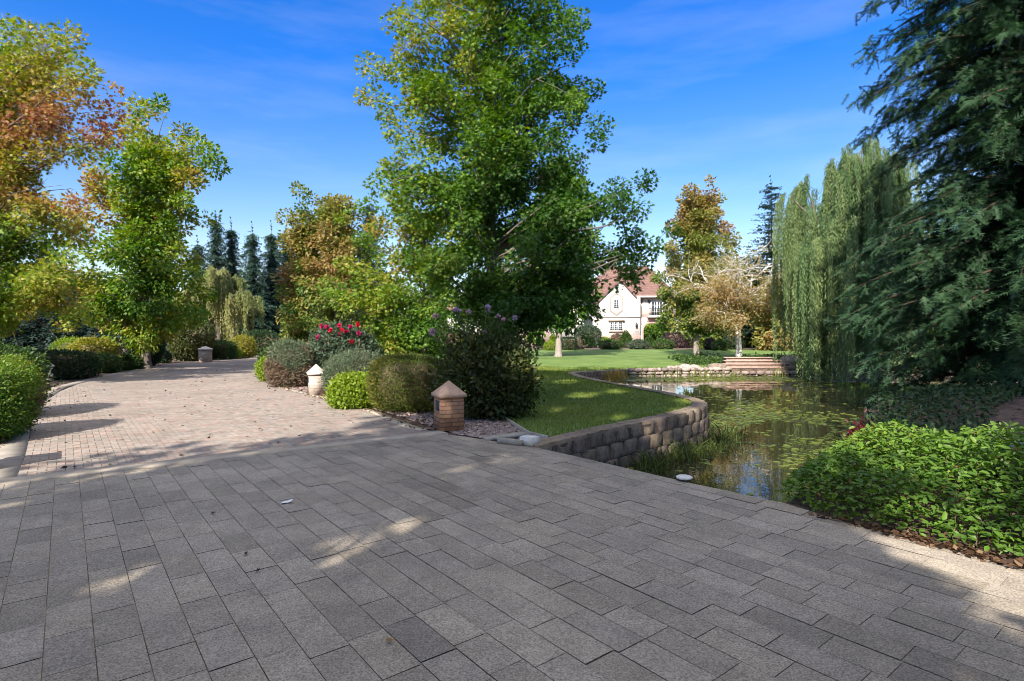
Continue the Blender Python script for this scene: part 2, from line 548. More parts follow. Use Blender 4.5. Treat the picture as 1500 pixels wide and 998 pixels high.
def broad_tree(name, label, base, H, z0, prof, nb, tips=(), seed=1, clump_r=0.45, step=0.42, dens=85, leaf=STAR, size=0.13,
               pal=AUTUMN, hue=lambda p, r: 0.3 + 0.0 * p[:, 0], trunk_r=0.16, bark=None, mat=None, group=None, lean=(0, 0), inner=0.3, rise=0.45,
               cat='tree', fork=None, keep=None, gaps=()):
    rng = np.random.default_rng(seed)
    rt = root(name, tuple(base), label, cat, group)
    wood, crown = Geo(), Geo()
    top = np.array((lean[0], lean[1], H))
    tz_ = np.r_[0, 0.15 / H, 0.4 / H, 0.8 / H, np.linspace(1.3 / H, 1, 11)]
    trunk = top[None] * tz_[:, None]
    trunk[5:, :2] += rng.normal(0, 0.05, (10, 2)).cumsum(0) * 0.6
    flare = 1 + 0.32 * np.exp(-tz_ * H / 0.22)
    wood.tube(trunk, trunk_r * (1 - 0.9 * tz_) * flare, 9)

    def trunk_at(h):
        f = min(max(h / H, 0), 0.98)
        return np.array([np.interp(f, tz_, trunk[:, i]) for i in range(3)])
    cc, cr = [], []
    ends = []
    for i in range(nb):
        t = (i + 0.5) / nb
        h = z0 + (H - z0) * t
        az = i * 2.39996 + rng.uniform(-0.4, 0.4)
        L = prof(t) * rng.uniform(0.72, 1.12)
        e = trunk_at(h) + np.array((math.cos(az) * L, math.sin(az) * L, rng.uniform(-0.25, 0.35)))
        ends.append((e, L))
    for tp in tips:
        tp = np.asarray(tp, float)
        ends.append((tp, np.linalg.norm(tp[:2] - trunk_at(tp[2])[:2])))
    for e, L in ends:
        a = trunk_at(max(e[2] - L * rise - 0.1, min(z0 * 0.75, e[2])))
        p = limb_path(a, e, 0.05 * L, rng)
        r0 = max(0.012, min(0.018 * L * trunk_r / 0.16, 0.06))
        wood.tube(p, np.linspace(r0, 0.006, len(p)), 5)
        ln = np.linalg.norm(e - a)
        m = max(2, int(ln * (1 - inner) / step))
        for s in np.linspace(inner, 1.0, m):
            q = np.array([np.interp(s, np.linspace(0, 1, len(p)), p[:, k]) for k in range(3)])
            w = 1.12 * clump_r * (0.75 + 0.5 * rng.random()) * (1.1 - 0.35 * s)
            q = q + rng.normal(0, clump_r * 0.35, 3)
            cc.append(q)
            cr.append(w)
            if rng.random() < 0.55:
                side = q + rng.normal(0, clump_r * 1.05, 3) * (1, 1, 0.7)
                cc.append(side)
                cr.append(w * 0.8)
                wood.tube([p[min(len(p) - 1, int(s * len(p)))], (p[min(len(p) - 1, int(s * len(p)))] + side) / 2 + (0, 0, 0.03), side], (0.01, 0.007, 0.004), 4)
    cc, cr = np.array(cc), np.array(cr)
    if keep is not None:
        k = keep(cc)
        cc, cr = cc[k], cr[k]
    cnt = np.maximum(6, (2.3 * dens * (cr / clump_r) ** 2 * rng.uniform(0.65, 1.25, len(cr))).astype(int))
    ci = np.repeat(np.arange(len(cc)), cnt)
    N = len(ci)
    d = unit(rng.normal(size=(N, 3)))
    rad = rng.random(N) ** (1 / 2.4)
    pos = cc[ci] + d * (rad * cr[ci])[:, None] * (1, 1, 0.82)
    if len(gaps):
        ok = np.ones(N, bool)
        wpos = pos + np.array(base)
        for gx, gy, gr_ in gaps:
            v = wpos - np.array((gx, gy, 0.0))
            perp = v - (v @ TO_SUN)[:, None] * TO_SUN
            ok &= np.linalg.norm(perp, axis=1) > gr_ * (1 + 0.45 * wob(wpos, 2.2, gx))
        pos, d, rad, ci = pos[ok], d[ok], rad[ok], ci[ok]
        N = len(pos)
    out = unit(pos - np.array((0, 0, H * 0.45)))
    nrm = 0.55 * d + 0.25 * out + np.array((0, 0, 0.45)) + rng.normal(0, 0.42, (N, 3))
    dx = d + 0.6 * out + np.array((0, 0, -0.45)) + rng.normal(0, 0.5, (N, 3))
    cl = rng.normal(0, 0.09, len(cc))
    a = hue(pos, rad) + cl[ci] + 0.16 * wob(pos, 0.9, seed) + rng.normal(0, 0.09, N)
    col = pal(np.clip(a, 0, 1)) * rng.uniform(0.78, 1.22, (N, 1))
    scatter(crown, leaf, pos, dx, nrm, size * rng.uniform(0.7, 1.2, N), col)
    print(name, label[:30], 'leaves', N)
    wood.build('trunk', bark or M_BARK, rt, smooth=True)
    crown.build('crown', mat or M_LEAF, rt)
    return rt


def conifer(name, label, base, H, z0, prof, step=0.35, per=6, seed=1, spray_t=SPRAY_FAR, size=0.55, sp_step=0.4, droop=0.15, col=(0.028, 0.062, 0.03),
            tipcol=(0.06, 0.10, 0.045), trunk_r=0.2, group=None, hang=0, cat='tree', up=0.25, mat=None, azf=None, light=0.35, bark=None):
    rng = np.random.default_rng(seed)
    rt = root(name, tuple(base), label, cat, group)
    wood, crown = Geo(), Geo()
    tt = np.linspace(0, 1, 8)
    wood.tube(np.stack([rng.normal(0, 0.03, 8), rng.normal(0, 0.03, 8), H * tt], 1), trunk_r * (1.02 - tt) + 0.01, 8)
    P, D, Nn, S, A = [], [], [], [], []
    h, k = z0, 0
    while h < H - 0.1:
        t = (h - z0) / (H - z0)
        n = max(3, int(per * (1 - 0.5 * t)))
        for i in range(n):
            az = k * 0.7 + i * 2 * math.pi / n + rng.uniform(-0.3, 0.3)
            if azf is not None and not azf(az, h):
                continue
            L = prof(t) * rng.uniform(0.7, 1.15)
            L = max(L, 0.3)
            hh = h + rng.uniform(-0.5, 0.5) * step
            dv = np.array((math.cos(az), math.sin(az), 0))
            sv = np.array((-math.sin(az), math.cos(az), 0))
            m = max(2, int(L / sp_step))
            s = np.linspace(0.12, 1, m)
            zc = up * L * s - (up + droop) * L * s ** 2
            pts = np.array((0, 0, hh)) + dv * (L * s)[:, None] + np.array((0, 0, 1)) * zc[:, None] + sv * (0.06 * L * np.sin(3 * s + k))[:, None]
            wood.tube(np.concatenate([[(0, 0, hh)], pts]), np.linspace(0.012 + 0.014 * L, 0.004, m + 1), 4)
            slope = np.gradient(zc) / max(L / m, 1e-3) if m > 1 else np.zeros(m)
            for q in range(m):
                fv = unit(dv + np.array((0, 0, float(np.clip(slope[q], -0.8, 0.6)))))
                ls = size * (0.75 + 0.5 * rng.random()) * (1.0 - 0.25 * s[q]) * (1 - 0.35 * t)
                for side in (-1, 0, 1):
                    if side == 0 and q < m - 2:
                        v = fv + rng.normal(0, 0.35, 3) + np.array((0, 0, 0.25))
                    else:
                        v = fv + sv * side * rng.uniform(0.6, 1.5) + rng.normal(0, 0.12, 3)
                    P.append(pts[q] + rng.normal(0, 0.04, 3))
                    D.append(v)
                    Nn.append(np.array((0, 0, 1)) + rng.normal(0, 0.35, 3))
                    S.append(ls)
                    A.append(s[q])
                for _ in range(hang):
                    P.append(pts[q] + rng.normal(0, 0.1, 3))
                    D.append(fv * 0.7 + rng.normal(0, 0.6, 3) + np.array((0, 0, -0.5)))
                    Nn.append(rng.normal(0, 0.6, 3) + np.array((0, 0, 0.7)))
                    S.append(ls * 0.9)
                    A.append(s[q])
        h += step * rng.uniform(0.8, 1.2)
        k += 1
    P.append(np.array((0, 0, H - 0.1)))
    D.append(np.array((0.02, 0, 1.0)))
    Nn.append(np.array((1.0, 0, 0)))
    S.append(size)
    A.append(1.0)
    P, D, Nn, S, A = map(np.array, (P, D, Nn, S, A))
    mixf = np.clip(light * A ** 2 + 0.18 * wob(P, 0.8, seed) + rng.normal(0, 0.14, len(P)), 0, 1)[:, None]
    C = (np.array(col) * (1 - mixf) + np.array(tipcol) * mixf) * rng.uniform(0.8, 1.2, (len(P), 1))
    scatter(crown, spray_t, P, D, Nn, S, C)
    wood.build('trunk', bark or M_BARK_RED, rt, smooth=True)
    crown.build('crown', mat or M_NEEDLE, rt)
    return rt


def willow(name, label, base, H, spread, nl, strands, seed, drop=(2.0, 5.5), col=(0.11, 0.15, 0.045), col2=(0.20, 0.21, 0.075), floor=-0.6, tips=(), group=None,
           leaf=0.15, gap=0.055, trunk_r=0.28, lean=(0, 0), wide=1.0):
    rng = np.random.default_rng(seed)
    rt = root(name, tuple(base), label, 'tree', group)
    wood, crown = Geo(), Geo()
    fork = np.array((lean[0] * 0.4, lean[1] * 0.4, H * 0.38))
    wood.tube([(0, 0, -0.1), fork * (0.5, 0.5, 0.5) + (0.06, 0, 0), fork], (trunk_r * 1.25, trunk_r, trunk_r * 0.85), 9)
    ends = [np.array(t, float) for t in tips]
    for i in range(nl):
        az = i * 2.39996 + rng.uniform(-0.3, 0.3)
        r = spread * math.sqrt((i + 0.5) / nl) * rng.uniform(0.8, 1.1)
        ends.append(np.array((lean[0] + math.cos(az) * r, lean[1] + math.sin(az) * r, H * (1 - 0.38 * (r / spread) ** 2) * rng.uniform(0.93, 1.02))))
    P, D, Nn, C, S = [], [], [], [], []
    per = strands // len(ends)
    for e in ends:
        p = limb_path(fork, e, 0.16 * np.linalg.norm(e - fork), rng, 7)
        wood.tube(p, np.linspace(trunk_r * 0.42, 0.015, 7), 5)
        sc = rng.normal(0, 0.22)
        for j in range(per):
            if j % 13 == 0:
                s = rng.uniform(0.4, 1.0) ** 0.6
                q = np.array([np.interp(s, np.linspace(0, 1, 7), p[:, k]) for k in range(3)])
                q = q + np.array((np.clip(rng.normal(0, 0.26), -0.4, 0.4), rng.normal(0, 0.3), rng.uniform(-0.1, 0.25))) * wide
                Lb = rng.uniform(*drop)
                sb = sc + rng.normal(0, 0.2)
            st = q + np.array((rng.normal(0, 0.05), rng.normal(0, 0.05), rng.uniform(-0.08, 0.08)))
            L = min(Lb * rng.uniform(0.6, 1.1), st[2] - floor - rng.uniform(0, 0.6))
            if L < 0.4:
                continue
            n = int(L / gap)
            t = np.linspace(0, 1, n)
            outv = unit(np.array((st[0] - lean[0], st[1] - lean[1], 0.0)) + rng.normal(0, 0.4, 3) * (1, 1, 0))
            arc = 0.35 * (1 - np.exp(-4 * t)) * rng.uniform(0.3, 1)
            pts = st + outv * arc[:, None] + np.array((0, 0, -1)) * (L * t - 0.12 * np.sin(np.minimum(t * 6, math.pi)))[:, None]
            pts = pts + rng.normal(0, 0.012, (n, 3))
            P.append(pts)
            D.append(np.array((0, 0, -1.0)) + rng.normal(0, 0.42, (n, 3)))
            Nn.append(rng.normal(0, 1, (n, 3)))
            mixf = np.clip(0.4 + sb + rng.normal(0, 0.1) + 0.2 * t + rng.normal(0, 0.12, n), 0, 1)[:, None]
            C.append((np.array(col) * (1 - mixf) + np.array(col2) * mixf))
            S.append(leaf * rng.uniform(0.8, 1.25, n) * (0.6 + 0.4 * np.sin(np.clip(t * 3 + 0.3, 0, 2.6))))
    scatter(crown, SLIM, np.concatenate(P), np.concatenate(D), np.concatenate(Nn), np.concatenate(S), np.concatenate(C), width=1.25)
    wood.build('trunk', M_BARK, rt, smooth=True)
    crown.build('crown', M_WILLOW, rt)
    return rt


# ------------------------------------------------------------------ shrubs
GREENS = {
    'green': ramp([(0, (0.035, 0.075, 0.016)), (1, (0.085, 0.14, 0.03))]),
    'dark': ramp([(0, (0.018, 0.042, 0.016)), (1, (0.045, 0.08, 0.026))]),
    'lime': ramp([(0, (0.13, 0.21, 0.016)), (1, (0.25, 0.32, 0.03))]),
    'yellow': ramp([(0, (0.16, 0.18, 0.025)), (1, (0.33, 0.29, 0.05))]),
    'grey': ramp([(0, (0.075, 0.105, 0.055)), (1, (0.155, 0.185, 0.11))]),
    'olive': ramp([(0, (0.055, 0.075, 0.022)), (0.7, (0.10, 0.115, 0.035)), (1, (0.20, 0.15, 0.05))]),
    'yew': ramp([(0, (0.045, 0.075, 0.014)), (0.6, (0.10, 0.12, 0.022)), (1, (0.24, 0.17, 0.03))]),
    'rose': ramp([(0, (0.03, 0.05, 0.016)), (0.7, (0.075, 0.095, 0.028)), (1, (0.17, 0.16, 0.04))]),
    'purple': ramp([(0, (0.035, 0.022, 0.03)), (1, (0.085, 0.05, 0.05))]),
    'brown': ramp([(0, (0.09, 0.06, 0.04)), (1, (0.24, 0.165, 0.11))]),
    'pinkgrey': ramp([(0, (0.14, 0.125, 0.08)), (1, (0.26, 0.21, 0.17))]),
    'bluegreen': ramp([(0, (0.05, 0.085, 0.05)), (1, (0.11, 0.15, 0.09))]),
    'bright': ramp([(0, (0.065, 0.14, 0.018)), (0.6, (0.125, 0.22, 0.028)), (1, (0.25, 0.27, 0.045))]),
}


def shrub(name, label, base, rx, ry, h, pal='green', shape='ball', n=2500, size=0.07, leaf=RHOMB, seed=1, rough=0.12, cat='shrub', group=None, mat=None,
          fuzz=0.2, low=0.0, rz=0.0, up=0.5, power=2.6, stems=None, bare=0.0, bias=None, core=0.8):
    """A clipped or loose shrub: woody core with leaves all through its outer layer."""
    rng = np.random.default_rng(seed)
    rt = root(name, tuple(base), label, cat, group, rz)

    def surf(d):
        """distance to the outline along unit directions d (from the shrub's middle)"""
        x, y, z = np.abs(d[:, 0]) / rx, np.abs(d[:, 1]) / ry, np.abs(d[:, 2]) / (h / 2)
        if shape == 'cone':
            k = np.maximum(0.06, 1 - 0.0 * z)
            zz = d[:, 2]
            rr = np.hypot(d[:, 0] / rx, d[:, 1] / ry)
            # radius falls from 1 at the bottom to 0 at the top: solve rr*s = 0.5*(1-2*zz*s/h)
            s1 = 0.5 / np.maximum(rr + zz / h, 1e-3)
            s2 = np.where(zz < 0, (h / 2) / np.maximum(-zz, 1e-6), 1e9)
            s = np.where(rr + zz / h > 0, np.minimum(s1, s2), s2)
            return np.minimum(s * 1.0, h)
        pw = {'ball': 2.3, 'box': 6.0, 'round': power}[shape]
        return 1.0 / np.maximum((x ** pw + y ** pw + z ** pw) ** (1 / pw), 1e-6)
    ph = seed * 1.7
    # core
    th = np.linspace(0, 2 * math.pi, 25)[:-1]
    la = np.linspace(-math.pi / 2, math.pi / 2, 13)
    g = np.stack([np.cos(la)[:, None] * np.cos(th)[None], np.cos(la)[:, None] * np.sin(th)[None], np.broadcast_to(np.sin(la)[:, None], (13, 24))], -1).reshape(-1, 3)
    s = surf(g) * core * (1 + rough * wob(g * 2, 1.3, ph))
    V = g * s[:, None] + (0, 0, h / 2)
    V[:, 2] = np.maximum(V[:, 2], 0.0)
    i, j = np.arange(12)[:, None] * 24, np.arange(24)[None]
    k = (j + 1) % 24
    F = np.stack([i + j, i + k, i + 24 + k, i + 24 + j], -1).reshape(-1, 4)
    n = int(n * 1.7)
    size *= 1.12
    shoots = []
    if fuzz >= 0.15 and shape in ('ball', 'round'):       # stray shoots past the outline
        for _ in range(30):
            v = unit(rng.normal(size=(1, 3)) * (1, 1, 0.6) + (0, 0, 0.55))
            q0 = v[0] * surf(v)[0] + (0, 0, h / 2)
            L = h * rng.uniform(0.08, 0.24)
            q1 = q0 + unit(v[0] + (0, 0, 0.7) + rng.normal(0, 0.3, 3)) * L
            body_pts = [q0 - v[0] * 0.25 * h, q0, q1]
            shoots.append(body_pts)
    body = Geo().add(V, F)
    for b_ in shoots:
        body.tube(b_, (0.008, 0.006, 0.002), 4)
    body.build('stems', stems or M_TWIG, rt, smooth=True)
    d = unit(rng.normal(size=(n * 2, 3)) * ((1, 1, 1) if shape == 'ball' else (rx, ry, h / 2)))
    if shape == 'cone':
        d = unit(np.stack([rng.normal(0, rx, 2 * n), rng.normal(0, ry, 2 * n), rng.uniform(-0.5, 0.5, 2 * n) * h], 1))
    sd = surf(d) * (1 + rough * wob(d * 2, 1.3, ph)) * (core + 0.02 + (1.02 - core) * rng.random(2 * n) ** 0.6) + np.abs(rng.normal(0, fuzz * 0.3, 2 * n))
    pos = d * sd[:, None] + (0, 0, h / 2)
    ok = pos[:, 2] > low * h + 0.01
    pos, d = pos[ok][:n], d[ok][:n]
    N = len(pos)
    nr = d + np.array((0, 0, up)) + rng.normal(0, 0.5, (N, 3))
    dx = d * 0.7 + rng.normal(0, 0.7, (N, 3)) + np.array((0, 0, 0.25))
    a = np.clip(0.45 + 0.3 * wob(pos, 1.6 / max(rx, 0.4), ph) + rng.normal(0, 0.2, N) + (bias(pos) if bias else 0), 0, 1)
    C = (GREENS[pal] if isinstance(pal, str) else pal)(a) * rng.uniform(0.8, 1.2, (N, 1))
    if bare:
        dead = (wob(pos, 2.4 / max(rx, 0.3), ph) + 0.9 * (0.45 - pos[:, 2] / h) + rng.normal(0, 0.22, N)) > 0.75 - bare
        C[dead] = GREENS['brown'](rng.random(dead.sum()))
    fo = Geo()
    if shoots:
        m_ = 12
        sp = np.concatenate([b_[1] + (b_[2] - b_[1]) * np.linspace(0, 1, m_)[:, None] for b_ in shoots]) + rng.normal(0, 0.012, (m_ * len(shoots), 3))
        sd_ = np.repeat(np.array([unit(b_[2] - b_[1]) for b_ in shoots]), m_, axis=0) * 0.6 + rng.normal(0, 0.7, sp.shape)
        scatter(fo, leaf, sp, sd_, rng.normal(0, 0.6, sp.shape) + (0, 0, 0.6), size * rng.uniform(0.6, 1.1, len(sp)), (GREENS[pal] if isinstance(pal, str) else pal)(np.clip(rng.normal(0.65, 0.2, len(sp)), 0, 1)))
    scatter(fo, leaf, pos, dx, nr, size * rng.uniform(0.55, 1.35, N), C)
    fo.build('foliage', mat or M_LEAF, rt)
    return rt


def bloom(parent, name, p, r, col, seed, n=26):
    """A rose head: many curled petals in a ball."""
    rng = np.random.default_rng(seed)
    g = Geo()
    d = unit(rng.normal(size=(n, 3)) + (0, 0, 0.35))
    scatter(g, OVATE, np.array(p) + d * r * 0.15, d + rng.normal(0, 0.25, (n, 3)), rng.normal(size=(n, 3)) + (0, 0, 1), r * rng.uniform(0.8, 1.2, n), np.array(col) * rng.uniform(0.75, 1.2, (n, 1)), width=1.7)
    return g.build(name, M_PETAL, parent)


# ------------------------------------------------------------------ outlines of the place (world x, y)
def interp_path(pts, step):
    out = []
    for (a, b) in zip(pts[:-1], pts[1:]):
        a, b = np.array(a, float), np.array(b, float)
        m = max(1, int(np.linalg.norm(b - a) / step))
        for i in range(m):
            out.append(tuple(a + (b - a) * i / m))
    out.append(tuple(pts[-1]))
    return out


def smooth_path(pts, it=2):
    for _ in range(it):
        q = [pts[0]]
        for a, b in zip(pts[:-1], pts[1:]):
            q.append((0.75 * a[0] + 0.25 * b[0], 0.75 * a[1] + 0.25 * b[1]))
            q.append((0.25 * a[0] + 0.75 * b[0], 0.25 * a[1] + 0.75 * b[1]))
        q.append(pts[-1])
        pts = q
    return pts


WATER = -0.63
E_PLAZA = [(0.36, 7.86), (1.05, 7.05), (1.83, 6.09), (2.53, 5.33)]                              # plaza edge over the water
WALL = smooth_path([(0.36, 7.86), (1.04, 8.62), (1.69, 9.35), (2.58, 10.2), (3.55, 11.2), (4.25, 12.2), (4.45, 13.4), (4.1, 15.0), (3.5, 17.0), (2.85, 19.0),
                    (2.5, 21.0), (2.5, 23.0), (3.1, 25.2), (4.3, 27.4), (5.9, 28.7)], 2)
FAR = [(5.9, 28.7), (9.9, 29.3), (11.0, 29.5), (15.0, 29.6), (19.0, 29.2), (23.5, 27.4), (26.5, 23.0), (26.0, 18.5)]
BANK = smooth_path([(26.0, 18.5), (20.0, 16.2), (13.6, 14.6), (9.6, 13.2), (7.2, 11.3), (5.5, 9.3), (4.3, 7.6), (3.3, 6.2), (2.53, 5.33)], 2)
POND = E_PLAZA[::-1][:-1] + WALL + FAR[1:] + BANK[1:-1]


def inside(poly, x, y):
    r = False
    n = len(poly)
    for i in range(n):
        x1, y1 = poly[i]
        x2, y2 = poly[(i + 1) % n]
        if (y1 > y) != (y2 > y) and x < (x2 - x1) * (y - y1) / (y2 - y1) + x1:
            r = not r
    return r


def sheet(name, poly, mat, lift, step, hole=None, zf=tz, far=None, skirt=0.0):
    """A ground sheet over an outline, following the land, with an optional hole."""
    pts, edges = [], []

    def ring(p):
        k = len(pts)
        pts.extend(Vector(q) for q in p)
        edges.extend((k + i, k + (i + 1) % len(p)) for i in range(len(p)))
    ring(poly)
    if hole:
        ring(hole)
    xs, ys = [p[0] for p in poly], [p[1] for p in poly]
    box = far or (min(xs), max(xs), min(ys), max(ys))
    x = box[0] + step * 0.5
    while x < box[1]:
        y = box[2] + step * 0.5
        while y < box[3]:
            if inside(poly, x, y) and not (hole and inside(hole, x, y)):
                pts.append(Vector((x, y)))
            y += step
        x += step
    vs, es, fs, *_ = delaunay_2d_cdt(pts, edges, [], 1, 1e-5)
    keep = []
    for f in fs:
        cx = sum(vs[i].x for i in f) / len(f)
        cy = sum(vs[i].y for i in f) / len(f)
        if inside(poly, cx, cy) and not (hole and inside(hole, cx, cy)):
            keep.append(f)
    g = Geo()
    V = [(v.x, v.y, zf(v.x, v.y) + lift) for v in vs]
    g.add(V, [f for f in keep])
    if skirt:
        n = len(poly)
        Vs = [(x, y, zf(x, y) + lift) for x, y in poly] + [(x, y, zf(x, y) + lift - skirt) for x, y in poly]
        g.add(Vs, [(i, n + i, n + (i + 1) % n, (i + 1) % n) for i in range(n)])
    o = g.build(name, mat)
    o['kind'] = 'structure'
    return o


BIG = [(-700, -300), (700, -300), (700, 900), (-700, 900)]
POND_CUT = POND
sheet('ground', BIG, M_SOIL, -0.02, 1.0, POND_CUT, far=(-8, 28, 3, 40))

# pond bed and water
bedm = noisy_mat('pond_mud', (0.03, 0.028, 0.018), (0.06, 0.055, 0.03), 3, 0.95, 0.2)
g = Geo().add([(-6, 2, -1.6), (34, 2, -1.6), (34, 36, -1.6), (-6, 36, -1.6)], [(0, 1, 2, 3)])
g.build('pond_bed', bedm)['kind'] = 'structure'

wm, n, l, p = new_mat('pond_water')
p.inputs['Base Color'].default_value = (0.03, 0.03, 0.014, 1)
p.inputs['Roughness'].default_value = 0.02
p.inputs['IOR'].default_value = 1.33
p.inputs['Specular IOR Level'].default_value = 0.6
c = n.new('ShaderNodeTexCoord')
z = n.new('ShaderNodeTexNoise')
z.inputs['Scale'].default_value = 1.6
z.inputs['Detail'].default_value = 3
l.new(c.outputs['Object'], z.inputs['Vector'])
b = n.new('ShaderNodeBump')
b.inputs['Strength'].default_value = 0.05
b.inputs['Distance'].default_value = 0.06
l.new(z.outputs['Fac'], b.inputs['Height'])
l.new(b.outputs['Normal'], p.inputs['Normal'])
# thin scum of algae lying on the surface in drifts
z2 = n.new('ShaderNodeTexNoise')
z2.inputs['Scale'].default_value = 0.42
z2.inputs['Detail'].default_value = 9
z2.inputs['Roughness'].default_value = 0.68
l.new(c.outputs['Object'], z2.inputs['Vector'])
r2 = n.new('ShaderNodeValToRGB')
r2.color_ramp.elements[0].position, r2.color_ramp.elements[1].position = 0.59, 0.76
r2.color_ramp.elements[1].color = (0.75, 0.75, 0.75, 1)
l.new(z2.outputs['Fac'], r2.inputs['Fac'])
df = n.new('ShaderNodeBsdfDiffuse')
df.inputs['Color'].default_value = (0.13, 0.15, 0.055, 1)
ms = n.new('ShaderNodeMixShader')
l.new(r2.outputs['Color'], ms.inputs['Fac'])
l.new(p.outputs['BSDF'], ms.inputs[1])
l.new(df.outputs['BSDF'], ms.inputs[2])
l.new(ms.outputs['Shader'], n['Material Output'].inputs['Surface'])
g = Geo().add([(-4, 3, WATER), (32, 3, WATER), (32, 34, WATER), (-4, 34, WATER)], [(0, 1, 2, 3)])
tag(g.build('pond_water', wm), kind='structure')

# earth face of the banks below the ground edge
g = Geo()
ring = WALL + FAR[1:] + BANK[1:]
V = [(x, y, tz(x, y) - 0.02) for x, y in ring] + [(x, y, -1.6) for x, y in ring]
nn = len(ring)
g.add(V, [(i, i + 1, nn + i + 1, nn + i) for i in range(nn - 1)])
tag(g.build('bank_face', M_SOIL), kind='structure')

# lawn
BED = [(-0.85, 8.95), (-0.1, 8.35), (0.3, 8.1), (0.25, 8.75), (-0.15, 10.4), (-0.35, 11.6), (-1.2, 12.6), (-3.0, 14.5), (-4.4, 18), (-6.5, 25), (-9, 34), (-14.5, 34), (-8.9, 21.0), (-7.0, 17.0), (-4.8, 14.3), (-2.8, 11.8)]
LAWN = [(0.62, 8.42)] + [(x - 0.22, y + 0.12) for x, y in WALL if y > 8.7] + [(9.9, 29.7), (10.6, 30.2), (10.9, 31.4), (15.2, 31.6), (15.6, 30.1), (20, 29.8), (25, 28.2), (30, 40), (26, 52), (10, 53), (0, 52), (-9, 50), (-14.0, 44), (-9, 34), (-6.5, 25), (-4.4, 18), (-3.0, 14.5), (-1.2, 12.6), (-0.35, 11.6), (-0.15, 10.4), (0.25, 8.9)]
sheet('lawn', LAWN, M_LAWN, 0.005, 1.2)
sheet('gravel_bed', BED, M_GRAVEL, -0.008, 1.0)


# ------------------------------------------------------------------ paving
def clip_poly(sub, quad):
    """Part of an outline that lies inside a convex quad (counter-clockwise)."""
    out = sub
    for i in range(len(quad)):
        a, b = quad[i], quad[(i + 1) % len(quad)]
        ex, ey = b[0] - a[0], b[1] - a[1]
        inp, out = out, []
        if not inp:
            return []
        sd = [ex * (q[1] - a[1]) - ey * (q[0] - a[0]) for q in inp]
        for k in range(len(inp)):
            p0, p1 = inp[k - 1], inp[k]
            s0, s1 = sd[k - 1], sd[k]
            if s1 >= 0:
                if s0 < 0:
                    t = s0 / (s0 - s1)
                    out.append((p0[0] + t * (p1[0] - p0[0]), p0[1] + t * (p1[1] - p0[1])))
                out.append(p1)
            elif s0 >= 0:
                t = s0 / (s0 - s1)
                out.append((p0[0] + t * (p1[0] - p0[0]), p0[1] + t * (p1[1] - p0[1])))
    return out


ROW = np.array((-0.618, 0.786))
CRS = np.array((0.786, 0.618))
BAND0 = np.array((-5.5, 5.95))
BANDD = np.array((0.815, 0.58))
PLAZA = [(-16, -1.55), (-5.5, 5.95), (-1.25, 8.98), (-0.73, 8.72), (-0.1, 8.2)] + E_PLAZA + [(2.9, 4.62), (3.5, 3.75), (4.6, 2.0), (6.0, -1), (8, -14), (-16, -14)]
DRIVE = smooth_path([(-5.45, 6.25), (-6.6, 7.75), (-10.0, 11.9), (-13.0, 16.6), (-14.6, 20.5), (-16.3, 26), (-17.3, 31), (-17.6, 36), (-17.0, 42), (-15, 48)], 1) + \
    smooth_path([(-10.5, 48), (-12.5, 40), (-12.9, 33), (-11.5, 26), (-9.1, 20.9), (-7.1, 17.0), (-4.9, 14.3), (-2.95, 11.8), (-1.75, 9.6), (-1.3, 9.2)], 1)
sheet('plaza_base', PLAZA, M_SAND, -0.004, 3.0, zf=lambda x, y: 0.0, skirt=0.9)
sheet('driveway_base', DRIVE, M_SAND, -0.012, 3.0, zf=lambda x, y: 0.0)


